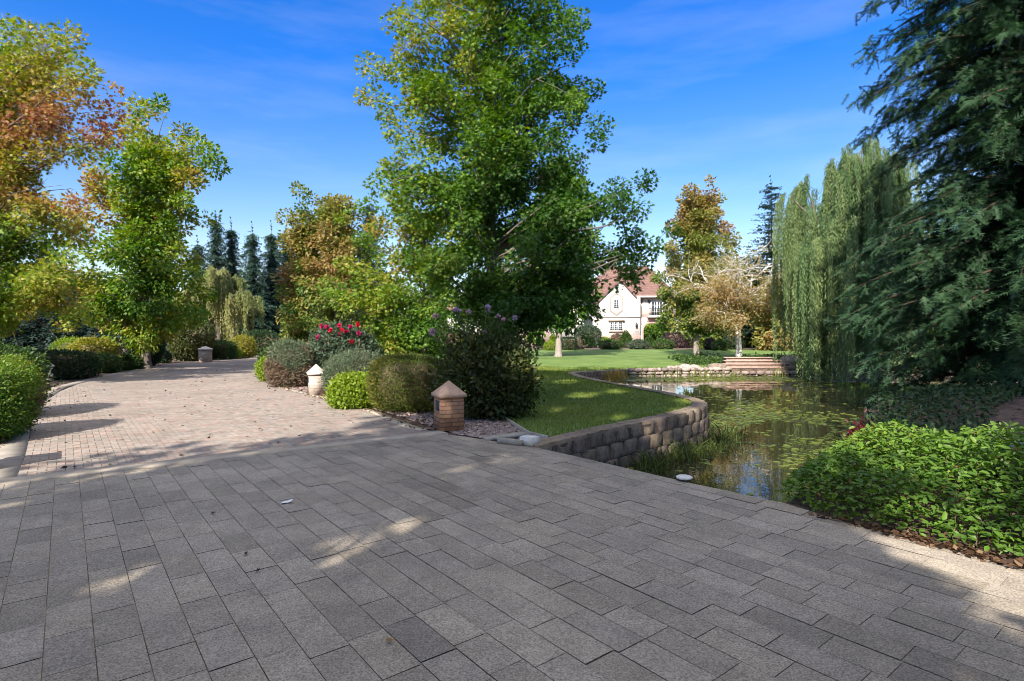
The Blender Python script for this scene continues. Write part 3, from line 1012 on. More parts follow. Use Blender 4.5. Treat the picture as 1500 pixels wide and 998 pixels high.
def pave(name, outline, u0, v0, u1, v1, mat, seed, herring=False):
    rng = np.random.default_rng(seed)
    g = Geo()
    quads = []
    if not herring:
        rh = 0.205
        k = 0
        v = v0
        while v < v1:
            u = u0 + rng.uniform(0, 0.5)
            while u < u1:
                L = rng.choice((0.42, 0.42, 0.31), p=(0.6, 0.25, 0.15))
                quads.append((u, v, u + L, v + rh, rng.normal(0, 1)))
                u += L
            v += rh
    else:
        s = 0.085
        for i in range(int((u1 - u0) / s)):
            for j in range(int((v1 - v0) / s)):
                m = (i + j) % 4
                if m == 0:
                    quads.append((u0 + i * s, v0 + j * s, u0 + (i + 2) * s, v0 + (j + 1) * s, rng.normal(0, 1)))
                elif m == 2:
                    quads.append((u0 + (i + 0) * s, v0 + (j - 0) * s, u0 + (i + 1) * s, v0 + (j + 2) * s, rng.normal(0, 1)))
    gap = 0.0024
    out = {}
    for (a, b, c_, d, rn) in quads:
        q = [ROW * a_ + CRS * b_ for a_, b_ in ((a + gap, b + gap), (c_ - gap, b + gap), (c_ - gap, d - gap), (a + gap, d - gap))]
        area = sum(q[i][0] * q[(i + 1) % 4][1] - q[(i + 1) % 4][0] * q[i][1] for i in range(4))
        if area < 0:
            q = q[::-1]
        cx, cy = sum(p[0] for p in q) / 4, sum(p[1] for p in q) / 4
        ins = [inside(outline, *p) for p in q]
        if all(ins):
            P = [tuple(p) for p in q]
        elif any(ins) or inside(outline, cx, cy):
            P = clip_poly([tuple(p) for p in outline], [tuple(p) for p in q])
            if len(P) < 3:
                continue
        else:
            continue
        if herring:
            t = 0.5 * (1 + 0.085 * rn)
            w = rng.random()
            C = (t * (1.06 if w < 0.35 else 1.0), t * (0.95 if w < 0.35 else 1.0), t * (0.92 if w < 0.35 else 1.0))
        else:
            t = 0.5 * (1 + 0.085 * max(-2.2, min(1.6, rn)) - (0.16 if rng.random() < 0.05 else 0)) * (1 + 0.10 * float(wob(np.array((cx, cy, 0.0)), 0.55, 1.0)))
            C = (t, t, t * rng.uniform(0.97, 1.02))
        tx, ty = rng.normal(0, 0.004, 2)
        zz = rng.normal(0, 0.0008)
        out.setdefault(len(P), []).append(([(x, y, 0.004 + zz + tx * (x - cx) + ty * (y - cy)) for x, y in P], C))
    for k, lst in out.items():
        V = np.array([p for P, _ in lst for p in P])
        C = np.repeat(np.array([c_ for _, c_ in lst]), k, axis=0)
        g.add(V, np.arange(len(V)).reshape(-1, k), C)
    return tag(g.build(name, mat), kind='structure')


pave('plaza', PLAZA, -6, -13, 14, 9.5, M_PAVER, 3)
pave('driveway', DRIVE, 5, -4.5, 52, 14, M_BRICKPAVE, 5, herring=True)


def ribbon(name, path, w, mat, z=0.006, thick=0.08, joint=None):
    """A flat kerb strip along a path."""
    P = np.array(path, float)
    t = unit(np.gradient(P, axis=0))
    nn = np.stack([-t[:, 1], t[:, 0]], 1)
    g = Geo()
    Lf, Rt = P + nn * w / 2, P - nn * w / 2
    k = len(P)
    V = [(x, y, z) for x, y in Lf] + [(x, y, z) for x, y in Rt] + [(x, y, z - thick) for x, y in Lf] + [(x, y, z - thick) for x, y in Rt]
    F = []
    for i in range(k - 1):
        F += [(i, k + i, k + i + 1, i + 1), (i, i + 1, 2 * k + i + 1, 2 * k + i), (k + i, 3 * k + i, 3 * k + i + 1, k + i + 1)]
    g.add(V, F)
    return tag(g.build(name, mat), kind='structure')


ribbon('kerb_band', interp_path([(-16.2, -1.35), (-5.42, 6.12), (-1.1, 9.12)], 0.6), 0.3, M_CONCRETE, 0.009)
ribbon('kerb_strip', interp_path([(-5.56, 6.12), (-6.76, 7.66), (-10.15, 11.82), (-13.15, 16.5), (-14.78, 20.5), (-16.48, 26), (-17.48, 31)], 0.8), 0.34, M_KERB, 0.0065, 0.02)
ribbon('kerb_edge', DRIVE[-13:-1], 0.2, M_CONCRETE, 0.0075)

# ------------------------------------------------------------------ loose ground stuff
rngs = np.random.default_rng(77)


def inside_many(poly, x, y):
    r = np.zeros(len(x), bool)
    for i in range(len(poly)):
        (x1, y1), (x2, y2) = poly[i], poly[(i + 1) % len(poly)]
        if y1 != y2:
            r ^= ((y1 > y) != (y2 > y)) & (x < (x2 - x1) * (y - y1) / (y2 - y1) + x1)
    return r


def rand_in(poly, n, keep=None):
    xs, ys = [p[0] for p in poly], [p[1] for p in poly]
    out = []
    while len(out) < n:
        X, Y = rngs.uniform(min(xs), max(xs), 20000), rngs.uniform(min(ys), max(ys), 20000)
        k = inside_many(poly, X, Y)
        for x, y in zip(X[k], Y[k]):
            if keep is None or rngs.random() < keep(x, y):
                out.append((x, y, tz(x, y)))
    return np.array(out[:n])


# clipped turf blades where the lawn is near enough to show them
bp = rand_in(LAWN, 60000, lambda x, y: min(1.0, (11.0 / y) ** 2) if 8 < y < 30 else 0)
nb_ = len(bp)
gr = Geo()
ga = np.clip(0.5 + 0.35 * wob(bp, 0.8, 3.0) + rngs.normal(0, 0.2, nb_), 0, 1)
gc = ramp([(0, (0.085, 0.125, 0.02)), (0.6, (0.17, 0.215, 0.035)), (1, (0.28, 0.25, 0.06))])(ga)
scatter(gr, BLADE, bp, np.stack([rngs.normal(0, 0.5, nb_), rngs.normal(0, 0.5, nb_), np.ones(nb_)], 1), rngs.normal(size=(nb_, 3)), rngs.uniform(0.03, 0.06, nb_) * (bp[:, 1] / 11) ** 0.7, gc, width=2.0)
tag(gr.build('grass', M_BLADE), 'short mown grass covering the lawn beside the pond', 'grass', kind='stuff')

# stones of the gravel bed
OCT = (np.array([(1, 0, 0), (0, 0.8, 0), (-1, 0, 0), (0, -0.8, 0), (0.1, 0, 0.5), (0.6, 0.6, 0.25), (-0.6, 0.5, 0.2), (-0.5, -0.6, 0.25), (0.6, -0.5, 0.2)]),
       np.array([(0, 5, 4), (5, 1, 4), (1, 6, 4), (6, 2, 4), (2, 7, 4), (7, 3, 4), (3, 8, 4), (8, 0, 4)]))
gp = rand_in(BED, 9000, lambda x, y: min(1.0, (9.0 / y) ** 2.2))
ng = len(gp)
gs = Geo()
scatter(gs, OCT, gp, np.concatenate([rngs.normal(size=(ng, 2)), rngs.normal(0, 0.2, (ng, 1))], 1), np.array((0, 0, 1.0)) + rngs.normal(0, 0.3, (ng, 3)), rngs.uniform(0.012, 0.03, ng) * (gp[:, 1] / 9) ** 0.6,
        np.array((0.5, 0.47, 0.46)) * rngs.uniform(0.45, 1.45, (ng, 1)))
tag(gs.build('gravel', M_GRAVEL), 'pinkish brown pebbles in the bed round the brick pillar', 'gravel', kind='stuff')

# floating pondweed and pads
def pad(n_=7):
    th = np.arange(n_) / n_ * 2 * math.pi
    V = np.stack([np.cos(th) * (0.8 + 0.2 * np.cos(3 * th)), np.sin(th), np.zeros(n_)], 1)
    return V, np.array([list(range(n_))])


def weed_keep(x, y):
    q = np.array((x, y, 0.0))
    near_wall = math.exp(-((x - 6.0) / 2.0) ** 2) * math.exp(-((y - 15.0) / 4.0) ** 2)
    shore = math.exp(-((y - (27.5 - 0.02 * (x - 9) ** 2)) / 1.3) ** 2) * (1 if x < 15 else 0.3)
    mid = 0.5 * (wob(q, 0.9, 2.0) > 0.46) + 0.1 * (wob(q, 1.9, 5.0) > 0.55)
    return min(1.0, 0.012 + 0.85 * near_wall * (wob(q, 1.3, 1.0) > 0.02) + 0.9 * shore + mid * (1 if y > 8 else 0.4))


wp = rand_in(POND, 7200, lambda x, y: weed_keep(x, y) * min(1, (14 / y)))
nw = len(wp)
wp[:, 2] = WATER + rngs.uniform(0.004, 0.012, nw)
wg = Geo()
wa = np.clip(0.5 + 0.4 * wob(wp, 0.7, 4.0) + rngs.normal(0, 0.2, nw), 0, 1)
wc = ramp([(0, (0.10, 0.10, 0.075)), (0.3, (0.09, 0.12, 0.035)), (0.6, (0.17, 0.22, 0.045)), (1, (0.27, 0.30, 0.07))])(wa)
scatter(wg, pad(), wp, np.concatenate([rngs.normal(size=(nw, 2)), np.zeros((nw, 1))], 1), np.array((0, 0, 1.0)) + rngs.normal(0, 0.03, (nw, 3)), 0.02 + 0.07 * rngs.random(nw) ** 2 * (wp[:, 1] / 12) ** 0.5, wc)
tag(wg.build('pondweed', M_LEAF), 'green pondweed and small pads floating on the pond', 'pondweed', kind='stuff')

# reeds along the water
rd = Geo()


def tuft(x, y, z, h, n, col, spread=0.16, lean=0.35):
    rx_ = rngs.normal(0, spread, n)
    ry_ = rngs.normal(0, spread, n)
    for f0, f1, w in ((0, 1, 0.012),):
        p0 = np.stack([x + rx_, y + ry_, np.full(n, z)], 1)
        d = np.stack([rngs.normal(0, lean, n), rngs.normal(0, lean, n), np.ones(n)], 1)
        hh = h * rngs.uniform(0.5, 1.1, n)
        m = p0 + d * hh[:, None] * 0.6
        t = p0 + d * hh[:, None] * (1.0, 1.0, 0.93) + np.stack([rx_, ry_, -0.1 * hh], 1) * 0.6
        s = np.stack([rngs.normal(0, 1, n), rngs.normal(0, 1, n), np.zeros(n)], 1)
        s = unit(s) * w
        V = np.stack([p0 - s, p0 + s, m + s * 0.8, m - s * 0.8, t], 1).reshape(-1, 3)
        b_ = np.arange(n)[:, None] * 5
        C = np.repeat(np.array(col) * rngs.uniform(0.6, 1.35, (n, 1)), 5, axis=0)
        rd.add(V, b_ + np.array([[0, 1, 2, 3]]), C)
        rd.add(V, b_ + np.array([[3, 2, 4]]), C)


wall_s = interp_path([w for w in WALL if w[1] < 13.2], 0.16)
for (x, y) in wall_s:
    if y < 8.9:
        continue
    k = 0.55 + 0.45 * math.sin(x * 3.1 + 0.5)
    if rngs.random() < 0.9:
        tuft(x + rngs.uniform(0.12, 0.5), y - rngs.uniform(0.1, 0.4), WATER, rngs.uniform(0.2, 0.46) * (0.7 + 0.4 * k), 30, (0.085, 0.115, 0.03))
for (x, y) in interp_path(FAR[:4], 0.45):
    if rngs.random() < (0.9 if 5.5 < x < 7.2 or 10.2 < x < 11.2 else 0.65):
        tuft(x, y - 0.25, WATER, rngs.uniform(0.3, 0.65), 22, (0.17, 0.20, 0.05), 0.2, 0.25)
for (x, y) in ((4.35, 26.0), (4.7, 26.6), (4.9, 27.0), (5.2, 27.3)):
    tuft(x, y, WATER, 0.6, 40, (0.28, 0.19, 0.05), 0.16, 0.3)
for (x, y) in interp_path(FAR[3:], 0.7):
    if rngs.random() < 0.5:
        tuft(x, y - 0.3, WATER, rngs.uniform(0.3, 0.6), 16, (0.13, 0.15, 0.06), 0.25, 0.3)
tag(rd.build('reeds', M_BLADE), 'rushes and long grass at the foot of the pond walls', 'reeds', kind='stuff')

# leaf litter and bark bits on the shaded bank, along the beds and a few on the paving
BANKPOLY = [(3.0, 5.2), (4.3, 7.2), (5.5, 8.9), (7.2, 10.8), (9.6, 12.7), (13.6, 14.0), (20, 15.4), (22, 11), (14, 6), (8, 2), (5, 1.6), (3.7, 3.7)]
lp = rand_in(BANKPOLY, 9000, lambda x, y: min(1, (8.0 / max(y, 1)) ** 1.2))
lq = rand_in([(2.62, 5.0), (3.1, 4.55), (3.75, 3.75), (4.6, 2.4), (4.4, 2.2), (3.5, 3.66), (2.85, 4.6)], 900)
lr = rand_in([(-7.2, 7.2), (-6.0, 6.0), (-7.2, 8.1), (-10.4, 12.2), (-13.4, 17), (-14.6, 16.6), (-11.4, 11.5), (-8.2, 7.3)], 1500)
ls = rand_in([(-1.6, 9.3), (-3.1, 11.7), (-5.1, 14.2), (-7.2, 16.8), (-6.2, 17.6), (-4.2, 14.9), (-2.2, 12.2), (-0.9, 9.4)], 1400)
lt = rand_in(DRIVE[:12] + DRIVE[-12:], 260)
lu = rand_in(LAWN, 420, lambda x, y: min(1, (12 / y) ** 1.5))
allp = np.concatenate([lp, lq, lr, ls, lt, lu])
na = len(allp)
allp[:, 2] += rngs.uniform(0.006, 0.03, na)
lc = ramp([(0, (0.05, 0.032, 0.022)), (0.5, (0.12, 0.065, 0.038)), (0.85, (0.22, 0.125, 0.065)), (1, (0.33, 0.22, 0.13))])(rngs.random(na) ** 1.3)
lg = Geo()
scatter(lg, RHOMB, allp, np.concatenate([rngs.normal(size=(na, 2)), rngs.normal(0, 0.25, (na, 1))], 1), np.array((0, 0, 1.0)) + rngs.normal(0, 0.45, (na, 3)), rngs.uniform(0.035, 0.085, na), lc, width=1.0)
tag(lg.build('leaf_litter', M_LEAF), 'dry brown fallen leaves along the edges of the beds', 'leaf litter', kind='stuff')

# ------------------------------------------------------------------ retaining walls of the pond
rw = root('retaining_wall', (0.36, 7.86, 0), 'curving dark block retaining wall round the near lawn point', 'wall')


def block_geo(seed, L=0.40, H=0.25, D=0.3):
    r_ = np.random.default_rng(seed)
    e = 0.035
    # split front with chamfered corners, front face towards -y
    pl = [(-L / 2, D), (-L / 2, e + 0.03), (-L / 2 + 0.035, 0.008), (0.0, -0.006 + r_.uniform(-0.014, 0.012)), (L / 2 - 0.035, 0.008), (L / 2, e + 0.03), (L / 2, D)]
    t = 0.5 * r_.uniform(0.8, 1.25)
    g_ = Geo()
    nn_ = len(pl)
    rings = [(-H, 0.0, 1.0), (-H + 0.008, -0.008, 1.0), (-H * 0.66, -0.012, 1.0), (-H * 0.33, -0.009, 1.0), (-0.01, -0.006, 1.0), (0.0, 0.003, 1.0)]
    V = []
    for z_, off, _ in rings:
        V += [(x_ + r_.normal(0, 0.004), y_ + (off if y_ < D * 0.5 else 0) + r_.normal(0, 0.008), z_ + r_.normal(0, 0.002)) for x_, y_ in pl]
    F = []
    for q in range(len(rings) - 1):
        F += [(q * nn_ + i_, q * nn_ + (i_ + 1) % nn_, (q + 1) * nn_ + (i_ + 1) % nn_, (q + 1) * nn_ + i_) for i_ in range(nn_)]
    C = (t, t * r_.uniform(0.94, 1.0), t * r_.uniform(0.88, 0.97))
    g_.add(V, F, C)
    top = [((len(rings) - 1) * nn_ + i_) for i_ in range(nn_)]
    g_.add(V[-nn_:], [list(range(nn_))], C)
    return g_


protos = [block_geo(40 + i) for i in range(6)]
proto_mesh = []
Wp = np.array(interp_path(WALL, 0.02))
seg = np.r_[0, np.cumsum(np.linalg.norm(np.diff(Wp, axis=0), axis=1))]
rest = Geo()
nblock = 0
for course in range(4):
    s = 0.21 + (0.21 if course % 2 else 0.0)
    while s < seg[-1]:
        x, y = np.interp(s, seg, Wp[:, 0]), np.interp(s, seg, Wp[:, 1])
        x2, y2 = np.interp(min(s + 0.1, seg[-1]), seg, Wp[:, 0]), np.interp(min(s + 0.1, seg[-1]), seg, Wp[:, 1])
        ang = math.atan2(y2 - y, x2 - x)
        z = tz(x, y) + 0.035 - course * 0.252
        setin = course * -0.025
        px_, py_ = x - math.sin(ang) * setin, y + math.cos(ang) * setin
        if nblock < 98 and seg[-1] > 0 and s < 10.2 and course < 4:
            gi = (nblock * 7 + course) % 6
            if nblock < 6:
                o = protos[nblock].build('block', M_STONE_GREY, rw)
                proto_mesh.append(o)
            else:
                o = proto_mesh[gi].copy()
                COL.objects.link(o)
                o.parent = rw
            o.location = (px_ - 0.36, py_ - 7.86, z)
            o.rotation_euler = (random.uniform(-0.012, 0.012), random.uniform(-0.012, 0.012), ang + random.uniform(-0.03, 0.03))
            nblock += 1
        else:
            pg = protos[random.randrange(6)]
            c_, s_ = math.cos(ang), math.sin(ang)
            base_n = 0
            for (F, m_), V, C in zip(pg.f, pg.v, pg.c):
                V2 = np.stack([V[:, 0] * c_ - V[:, 1] * s_ + px_ - 0.36, V[:, 0] * s_ + V[:, 1] * c_ + py_ - 7.86, V[:, 2] + z], 1)
                rest.add(V2, F - base_n, C)
                base_n += len(V)
        s += 0.403
o = rest.build('block_course', M_STONE_GREY, rw)
o['kind'] = 'stuff'

# rubble wall of the far shore
fw = root('rubble_wall', (5.9, 28.7, 0), 'low pale pinkish fieldstone wall along the far edge of the pond', 'wall')


def rubble(path, parent, org, seed, zt, zb=-1.0, size=(0.2, 0.55), name='stones', skip=None, mat=None):
    r_ = np.random.default_rng(seed)
    g_ = Geo()
    P_ = np.array(interp_path(path, 0.05))
    sg = np.r_[0, np.cumsum(np.linalg.norm(np.diff(P_, axis=0), axis=1))]
    z_ = zb
    row = 0
    while z_ < zt:
        hh = r_.uniform(0.13, 0.21)
        s_ = r_.uniform(0, 0.3)
        while s_ < sg[-1]:
            L = r_.uniform(*size)
            x, y = np.interp(s_ + L / 2, sg, P_[:, 0]), np.interp(s_ + L / 2, sg, P_[:, 1])
            if not (skip and skip(x, y, z_)):
                t = 0.5 * r_.uniform(0.55, 1.25)
                dd = unit(r_.normal(size=(1, 3)))
                th_ = np.linspace(0, 2 * math.pi, 9)[:-1]
                lat = np.linspace(-1.35, 1.35, 5)
                Vv = np.stack([np.cos(lat)[:, None] * np.cos(th_)[None], np.cos(lat)[:, None] * np.sin(th_)[None], np.broadcast_to(np.sin(lat)[:, None], (5, 8))], -1).reshape(-1, 3)
                Vv = np.sign(Vv) * np.abs(Vv) ** 0.7 * (L / 2 * 1.04, 0.2 * r_.uniform(0.7, 1.2), hh / 2 * 1.1) * r_.uniform(0.82, 1.14, (40, 1)) + (x - org[0], y - org[1], z_ + hh / 2)
                i_, j_ = np.arange(4)[:, None] * 8, np.arange(8)[None]
                k_ = (j_ + 1) % 8
                g_.add(Vv, np.stack([i_ + j_, i_ + k_, i_ + 8 + k_, i_ + 8 + j_], -1).reshape(-1, 4), (t, t * 0.97, t * 0.95))
                g_.add(Vv, [list(range(32, 40))], (t, t * 0.97, t * 0.95))
            s_ += L
        z_ += hh
        row += 1
    return g_.build(name, mat or M_STONE_PINK, parent)


rubble([(5.7, 28.55), (9.9, 29.2), (11.1, 29.45)], fw, (5.9, 28.7), 3, -0.32)
rubble([(15.3, 29.5), (19.0, 29.0), (23.5, 27.2), (26.4, 23.0)], fw, (5.9, 28.7), 4, -0.32)
# jumble of rocks on top of the wall
for i, (x, y, s_) in enumerate(((8.6, 29.35, 0.3), (9.0, 29.5, 0.42), (9.45, 29.45, 0.36), (8.2, 29.4, 0.26))):
    r_ = np.random.default_rng(i)
    g = Geo()
    Vv = unit(r_.normal(size=(60, 3)))
    th_ = np.linspace(0, 2 * math.pi, 11)[:-1]
    lat = np.linspace(-1.5, 1.5, 7)
    Vv = np.stack([np.cos(lat)[:, None] * np.cos(th_)[None], np.cos(lat)[:, None] * np.sin(th_)[None], np.broadcast_to(np.sin(lat)[:, None], (7, 10))], -1).reshape(-1, 3)
    Vv = Vv * (1 + 0.22 * wob(Vv * 3, 1, i * 1.0))[:, None] * (s_, s_ * 0.7, s_ * 0.62)
    i_, j_ = np.arange(6)[:, None] * 10, np.arange(10)[None]
    k_ = (j_ + 1) % 10
    g.add(Vv, np.stack([i_ + j_, i_ + k_, i_ + 10 + k_, i_ + 10 + j_], -1).reshape(-1, 4), (0.55, 0.53, 0.53))
    o = g.build('boulder', M_STONE_PINK, None, (x, y, -0.28))
    tag(o, ['small pinkish rock beside the tallest rock on the far pond wall', 'tallest jagged rock on top of the far pond wall', 'pale rock at the birch side of the tallest far wall rock', 'lowest rock at the house end of the heap on the far wall'][i], 'rock', 'rocks heaped on the far pond wall')

# stone steps down to the water
st = root('stone_steps', (13.0, 29.6, 0), 'wide reddish stone steps going down to the pond beside the birch', 'steps')
for k in range(4):
    w = 1.75 - 0.16 * k
    g = Geo()
    g.box((-w - 0.05, 0.30 + 0.36 * k, -1.2), (w + 0.05, 0.75 + 0.36 * k, -0.22 + 0.155 * k - 0.06), (0.42, 0.38, 0.36))
    g.box((-w - 0.1 - 0.02 * (k % 2), 0.24 + 0.36 * k, -0.22 + 0.155 * k - 0.058), (w + 0.1, 0.77 + 0.36 * k, -0.22 + 0.155 * k), (0.6, 0.5, 0.45))
    g.build('tread', M_STONE_PINK, st)
rubble([(11.1, 29.6), (15.1, 29.6)], st, (13.0, 29.6), 9, -0.42, -1.0, (0.3, 0.5), 'riser_wall', mat=M_STONE_PINK)
for i, (x, y, s_, lab) in enumerate(((15.2, 31.0, 0.62, 'large grey boulder at the top of the pond steps on the willow side'), (10.7, 29.7, 0.5, 'dark squarish boulder between the birch and the pond steps'))):
    Vv = np.stack([np.cos(lat)[:, None] * np.cos(th_)[None], np.cos(lat)[:, None] * np.sin(th_)[None], np.broadcast_to(np.sin(lat)[:, None], (7, 10))], -1).reshape(-1, 3)
    Vv = np.sign(Vv) * np.abs(Vv) ** (0.8 if i == 0 else 0.5)
    Vv = Vv * (1 + 0.14 * wob(Vv * 3, 1, i + 7.0))[:, None] * (s_, s_ * 0.8, s_ * 0.75)
    i_, j_ = np.arange(6)[:, None] * 10, np.arange(10)[None]
    k_ = (j_ + 1) % 10
    g = Geo().add(Vv, np.stack([i_ + j_, i_ + k_, i_ + 10 + k_, i_ + 10 + j_], -1).reshape(-1, 4), (0.5, 0.5, 0.5))
    tag(g.build('boulder', M_STONE_GREY if i else M_STONE_PINK, None, (x, y, -0.1 - 0.3 * i)), lab, 'boulder')


# ------------------------------------------------------------------ pillars and small fixtures
def pillar(base, label, w, h, body_m, cap_m, rz, vent=True, group='garden light pillars', cap_h=0.2):
    rt = root('brick_pillar', tuple(base), label, 'pillar', group, rz)
    hb = h - cap_h - 0.06
    Geo().box((-w / 2, -w / 2, 0), (w / 2, w / 2, hb)).build('shaft', body_m, rt)
    g_ = Geo()
    o_ = w / 2 + 0.035
    g_.box((-o_, -o_, hb + 0.001), (o_, o_, hb + 0.055))
    o2 = o_ - 0.012
    g_.add([(-o2, -o2, hb + 0.056), (o2, -o2, hb + 0.056), (o2, o2, hb + 0.056), (-o2, o2, hb + 0.056), (-0.01, -0.01, h), (0.01, -0.01, h), (0.01, 0.01, h), (-0.01, 0.01, h)],
           [(0, 1, 5, 4), (1, 2, 6, 5), (2, 3, 7, 6), (3, 0, 4, 7), (4, 5, 6, 7)])
    g_.build('cap', cap_m, rt)
    if vent:
        g_ = Geo()
        for q in range(4):
            g_.box((-w / 2 - 0.012, -0.07, hb * 0.62 + q * 0.033), (-w / 2 - 0.002, 0.07, hb * 0.62 + q * 0.033 + 0.022))
        g_.box((-w / 2 - 0.006, -0.085, hb * 0.62 - 0.014), (-w / 2 - 0.001, 0.085, hb * 0.62 + 0.138))
        g_.build('louvre', M_SLATE, rt)
    return rt


b = GP(656, 631)
pillar((b[0], b[1] + 0.15, 0), 'orange brick pillar with a pointed cap in the gravel beside the rose bush', 0.39, 0.80, M_PILLAR, M_CAP, R(26))
b = GP(459, 579)
pillar((b[0] + 0.03, b[1] + 0.12, 0), 'sunlit pale pillar at the driveway edge between the two juniper mounds', 0.37, 0.78, M_PILLAR_PALE, M_CAP_PALE, R(24))
b = GP(298, 531)
pillar((b[0], b[1] + 0.2, 0), 'distant pale pillar on the far side of the driveway bend', 0.62, 0.86, M_PILLAR_PALE, M_CAP_PALE, R(30), vent=False, cap_h=0.14)
pillar((-6.32, 6.5, 0), 'pale pillar beside the clipped hedge at the driveway mouth', 0.44, 0.80, M_PILLAR_PALE, M_CAP_PALE, R(38))

b = GP(73, 560)
gl = root('garden_lamp', (b[0], b[1], 0), 'small pale post lamp standing in front of the long dark hedge', 'garden lamp')
Geo().box((-0.06, -0.06, 0), (0.06, 0.06, 0.27)).build('post', M_CAP_PALE, gl)
Geo().tube([(0, 0, 0.268), (0.01, 0, 0.36), (0.04, 0, 0.42)], 0.022, 8).build('stem', M_CAP_PALE, gl)
Geo().lathe([(0.001, 0.60), (0.04, 0.585), (0.10, 0.52), (0.10, 0.50), (0.05, 0.49), (0.06, 0.43), (0.001, 0.415)], 12, at=(0.03, 0, 0)).build('lamp_head', M_WHITE, gl, smooth=True)

b = GP(1010, 705)
dr = root('drain_cap', (b[0] - 0.05, b[1] + 0.02, 0.004), 'round white cap on the paving edge above the pond', 'drain cap')
Geo().lathe([(0.075, 0.0), (0.075, 0.02), (0.001, 0.021)], 18).build('base', M_DARKMETAL, dr)
Geo().lathe([(0.001, 0.022), (0.085, 0.022), (0.088, 0.038), (0.075, 0.045), (0.001, 0.047)], 18).build('lid', M_WHITE, dr, smooth=True)

# loose slab and white blocks by the wall's end
b = GP(745, 643)
sl = Geo()
sl.box((-0.34, -0.11, 0), (0.34, 0.11, 0.035))
tag(sl.build('stone_slab', M_WOOD, None, (b[0] - 0.05, b[1] + 0.06, 0.012)), 'flat grey slab lying on the pebbles beside the white block', 'slab').rotation_euler = (0, R(-3), R(24))
wb = Geo().box((-0.11, -0.09, 0), (0.11, 0.09, 0.12))
tag(wb.build('concrete_block', M_WHITE, None, (0.25, 8.06, 0.008)), 'white concrete block at the end of the retaining wall', 'block').rotation_euler = (0, 0, R(-38))
wb = Geo().box((-0.2, -0.05, 0), (0.2, 0.05, 0.07))
tag(wb.build('concrete_block', M_WOOD, None, (-0.02, 8.12, 0.006)), 'low cream concrete strip between the slab and the paving', 'block').rotation_euler = (0, 0, R(-30))
tag(ribbon('lawn_edging', [(0.55, 8.5), (0.26, 8.9), (-0.12, 10.4), (-0.33, 11.5), (-1.15, 12.5)], 0.035, M_WOOD, 0.05, 0.08), 'thin timber edging between the pebbles and the lawn', 'edging', kind='thing')

sp = root('garden_spotlight', (5.86, 6.6, 0.03), 'dark slate blue box shaped light on the shaded bank', 'spotlight')
Geo().box((-0.16, -0.12, 0.0), (0.16, 0.12, 0.09)).build('base', M_DARKMETAL, sp)
g = Geo()
g.poly_prism([(-0.13, 0.10), (-0.13, 0.24), (-0.09, 0.28), (0.2, 0.28), (0.22, 0.24), (0.2, 0.10)], 'y', -0.11, 0.11)
g.build('housing', M_SLATE, sp)
Geo().box((-0.1, -0.118, 0.12), (0.17, -0.112, 0.22)).build('lens', M_DARKMETAL, sp)

# small things on the paving
pm, n, l, p = new_mat('white_paper')
p.inputs['Base Color'].default_value = (0.8, 0.8, 0.82, 1)
p.inputs['Roughness'].default_value = 0.8
b = GP(420, 738)
g = Geo().add([(-0.05, -0.03, 0), (-0.02, -0.045, 0.012), (0.02, -0.01, 0.006), (0.055, 0.0, 0.02), (0.03, 0.035, 0.004), (0.04, 0.06, 0.025), (0.0, 0.03, 0.014), (-0.045, 0.015, 0.006)], [(0, 1, 2, 7), (2, 3, 4, 6), (2, 6, 7, 7), (4, 5, 6, 6)][:2] + [(2, 6, 7, 7)][:0])
g.add([(0.02, -0.01, 0.006), (0.0, 0.03, 0.014), (-0.045, 0.015, 0.006), (0.03, 0.035, 0.004), (0.04, 0.06, 0.025)], [(0, 1, 2), (3, 4, 1)])
tag(g.build('paper_scrap', pm, None, (b[0], b[1], 0.008)), 'small crumpled white scrap lying on the grey pavers', 'scrap')
for i, (px, py, lab) in enumerate(((567, 947, 'single dry tan leaf on the pavers nearest the camera'), (356, 815, 'dark leaf shape added for a hole in the pavers below the white scrap'), (373, 840, 'second dark leaf shape added for a hole in the pavers, closer to the camera'), (308, 755, 'brown leaf on the pavers beside the white scrap'))):  # the two dark leaf shapes are added in place of paver holes
    b = GP(px, py)
    g = Geo()
    tan = (0.30, 0.17, 0.075) if i == 0 else (0.03, 0.022, 0.018)
    scatter(g, STAR, np.zeros((1, 3)), np.array([[0.3, 1.0, 0.05]]) if i == 0 else np.array([[1.0, 0.3, 0.0]]), np.array([[0.1, -0.35, 1.0]]), np.array([0.06 if i == 0 else 0.05]), np.array(tan))
    tag(g.build('fallen_leaf', M_LEAF, None, (b[0], b[1], 0.02)), lab, 'leaf', 'single leaves fallen on the pavers', kind='thing')

# ------------------------------------------------------------------ the house
HD = 75.0


def hx(px, d=HD):
    return (px - 750) / FPX * d


def hz(py, d=HD):
    return CH - (py - HZ) / FPX * d


M_STUCCO = noisy_mat('white_stucco', (0.55, 0.515, 0.47), (0.66, 0.62, 0.565), 2.5, 0.85, 0.15)
M_LEDGE = brick_mat('pale_ledgestone', (0.72, 0.62, 0.55), (0.52, 0.44, 0.39), (0.60, 0.54, 0.48), 0.55, 0.22, 0.02, tint_noise=2.5)
M_TRIM = noisy_mat('tan_trim', (0.28, 0.235, 0.18), (0.37, 0.31, 0.24), 5, 0.8, 0.1)
M_TERRA = noisy_mat('pink_stone', (0.36, 0.24, 0.20), (0.46, 0.32, 0.27), 3, 0.85, 0.2)
M_FRAME = noisy_mat('white_frame', (0.72, 0.71, 0.69), (0.78, 0.77, 0.75), 5, 0.6, 0.0)
gm, n, l, p = new_mat('window_glass')
p.inputs['Base Color'].default_value = (0.035, 0.042, 0.05, 1)
p.inputs['Roughness'].default_value = 0.06
p.inputs['Specular IOR Level'].default_value = 0.7
rm, n, l, p = new_mat('roof_tile')
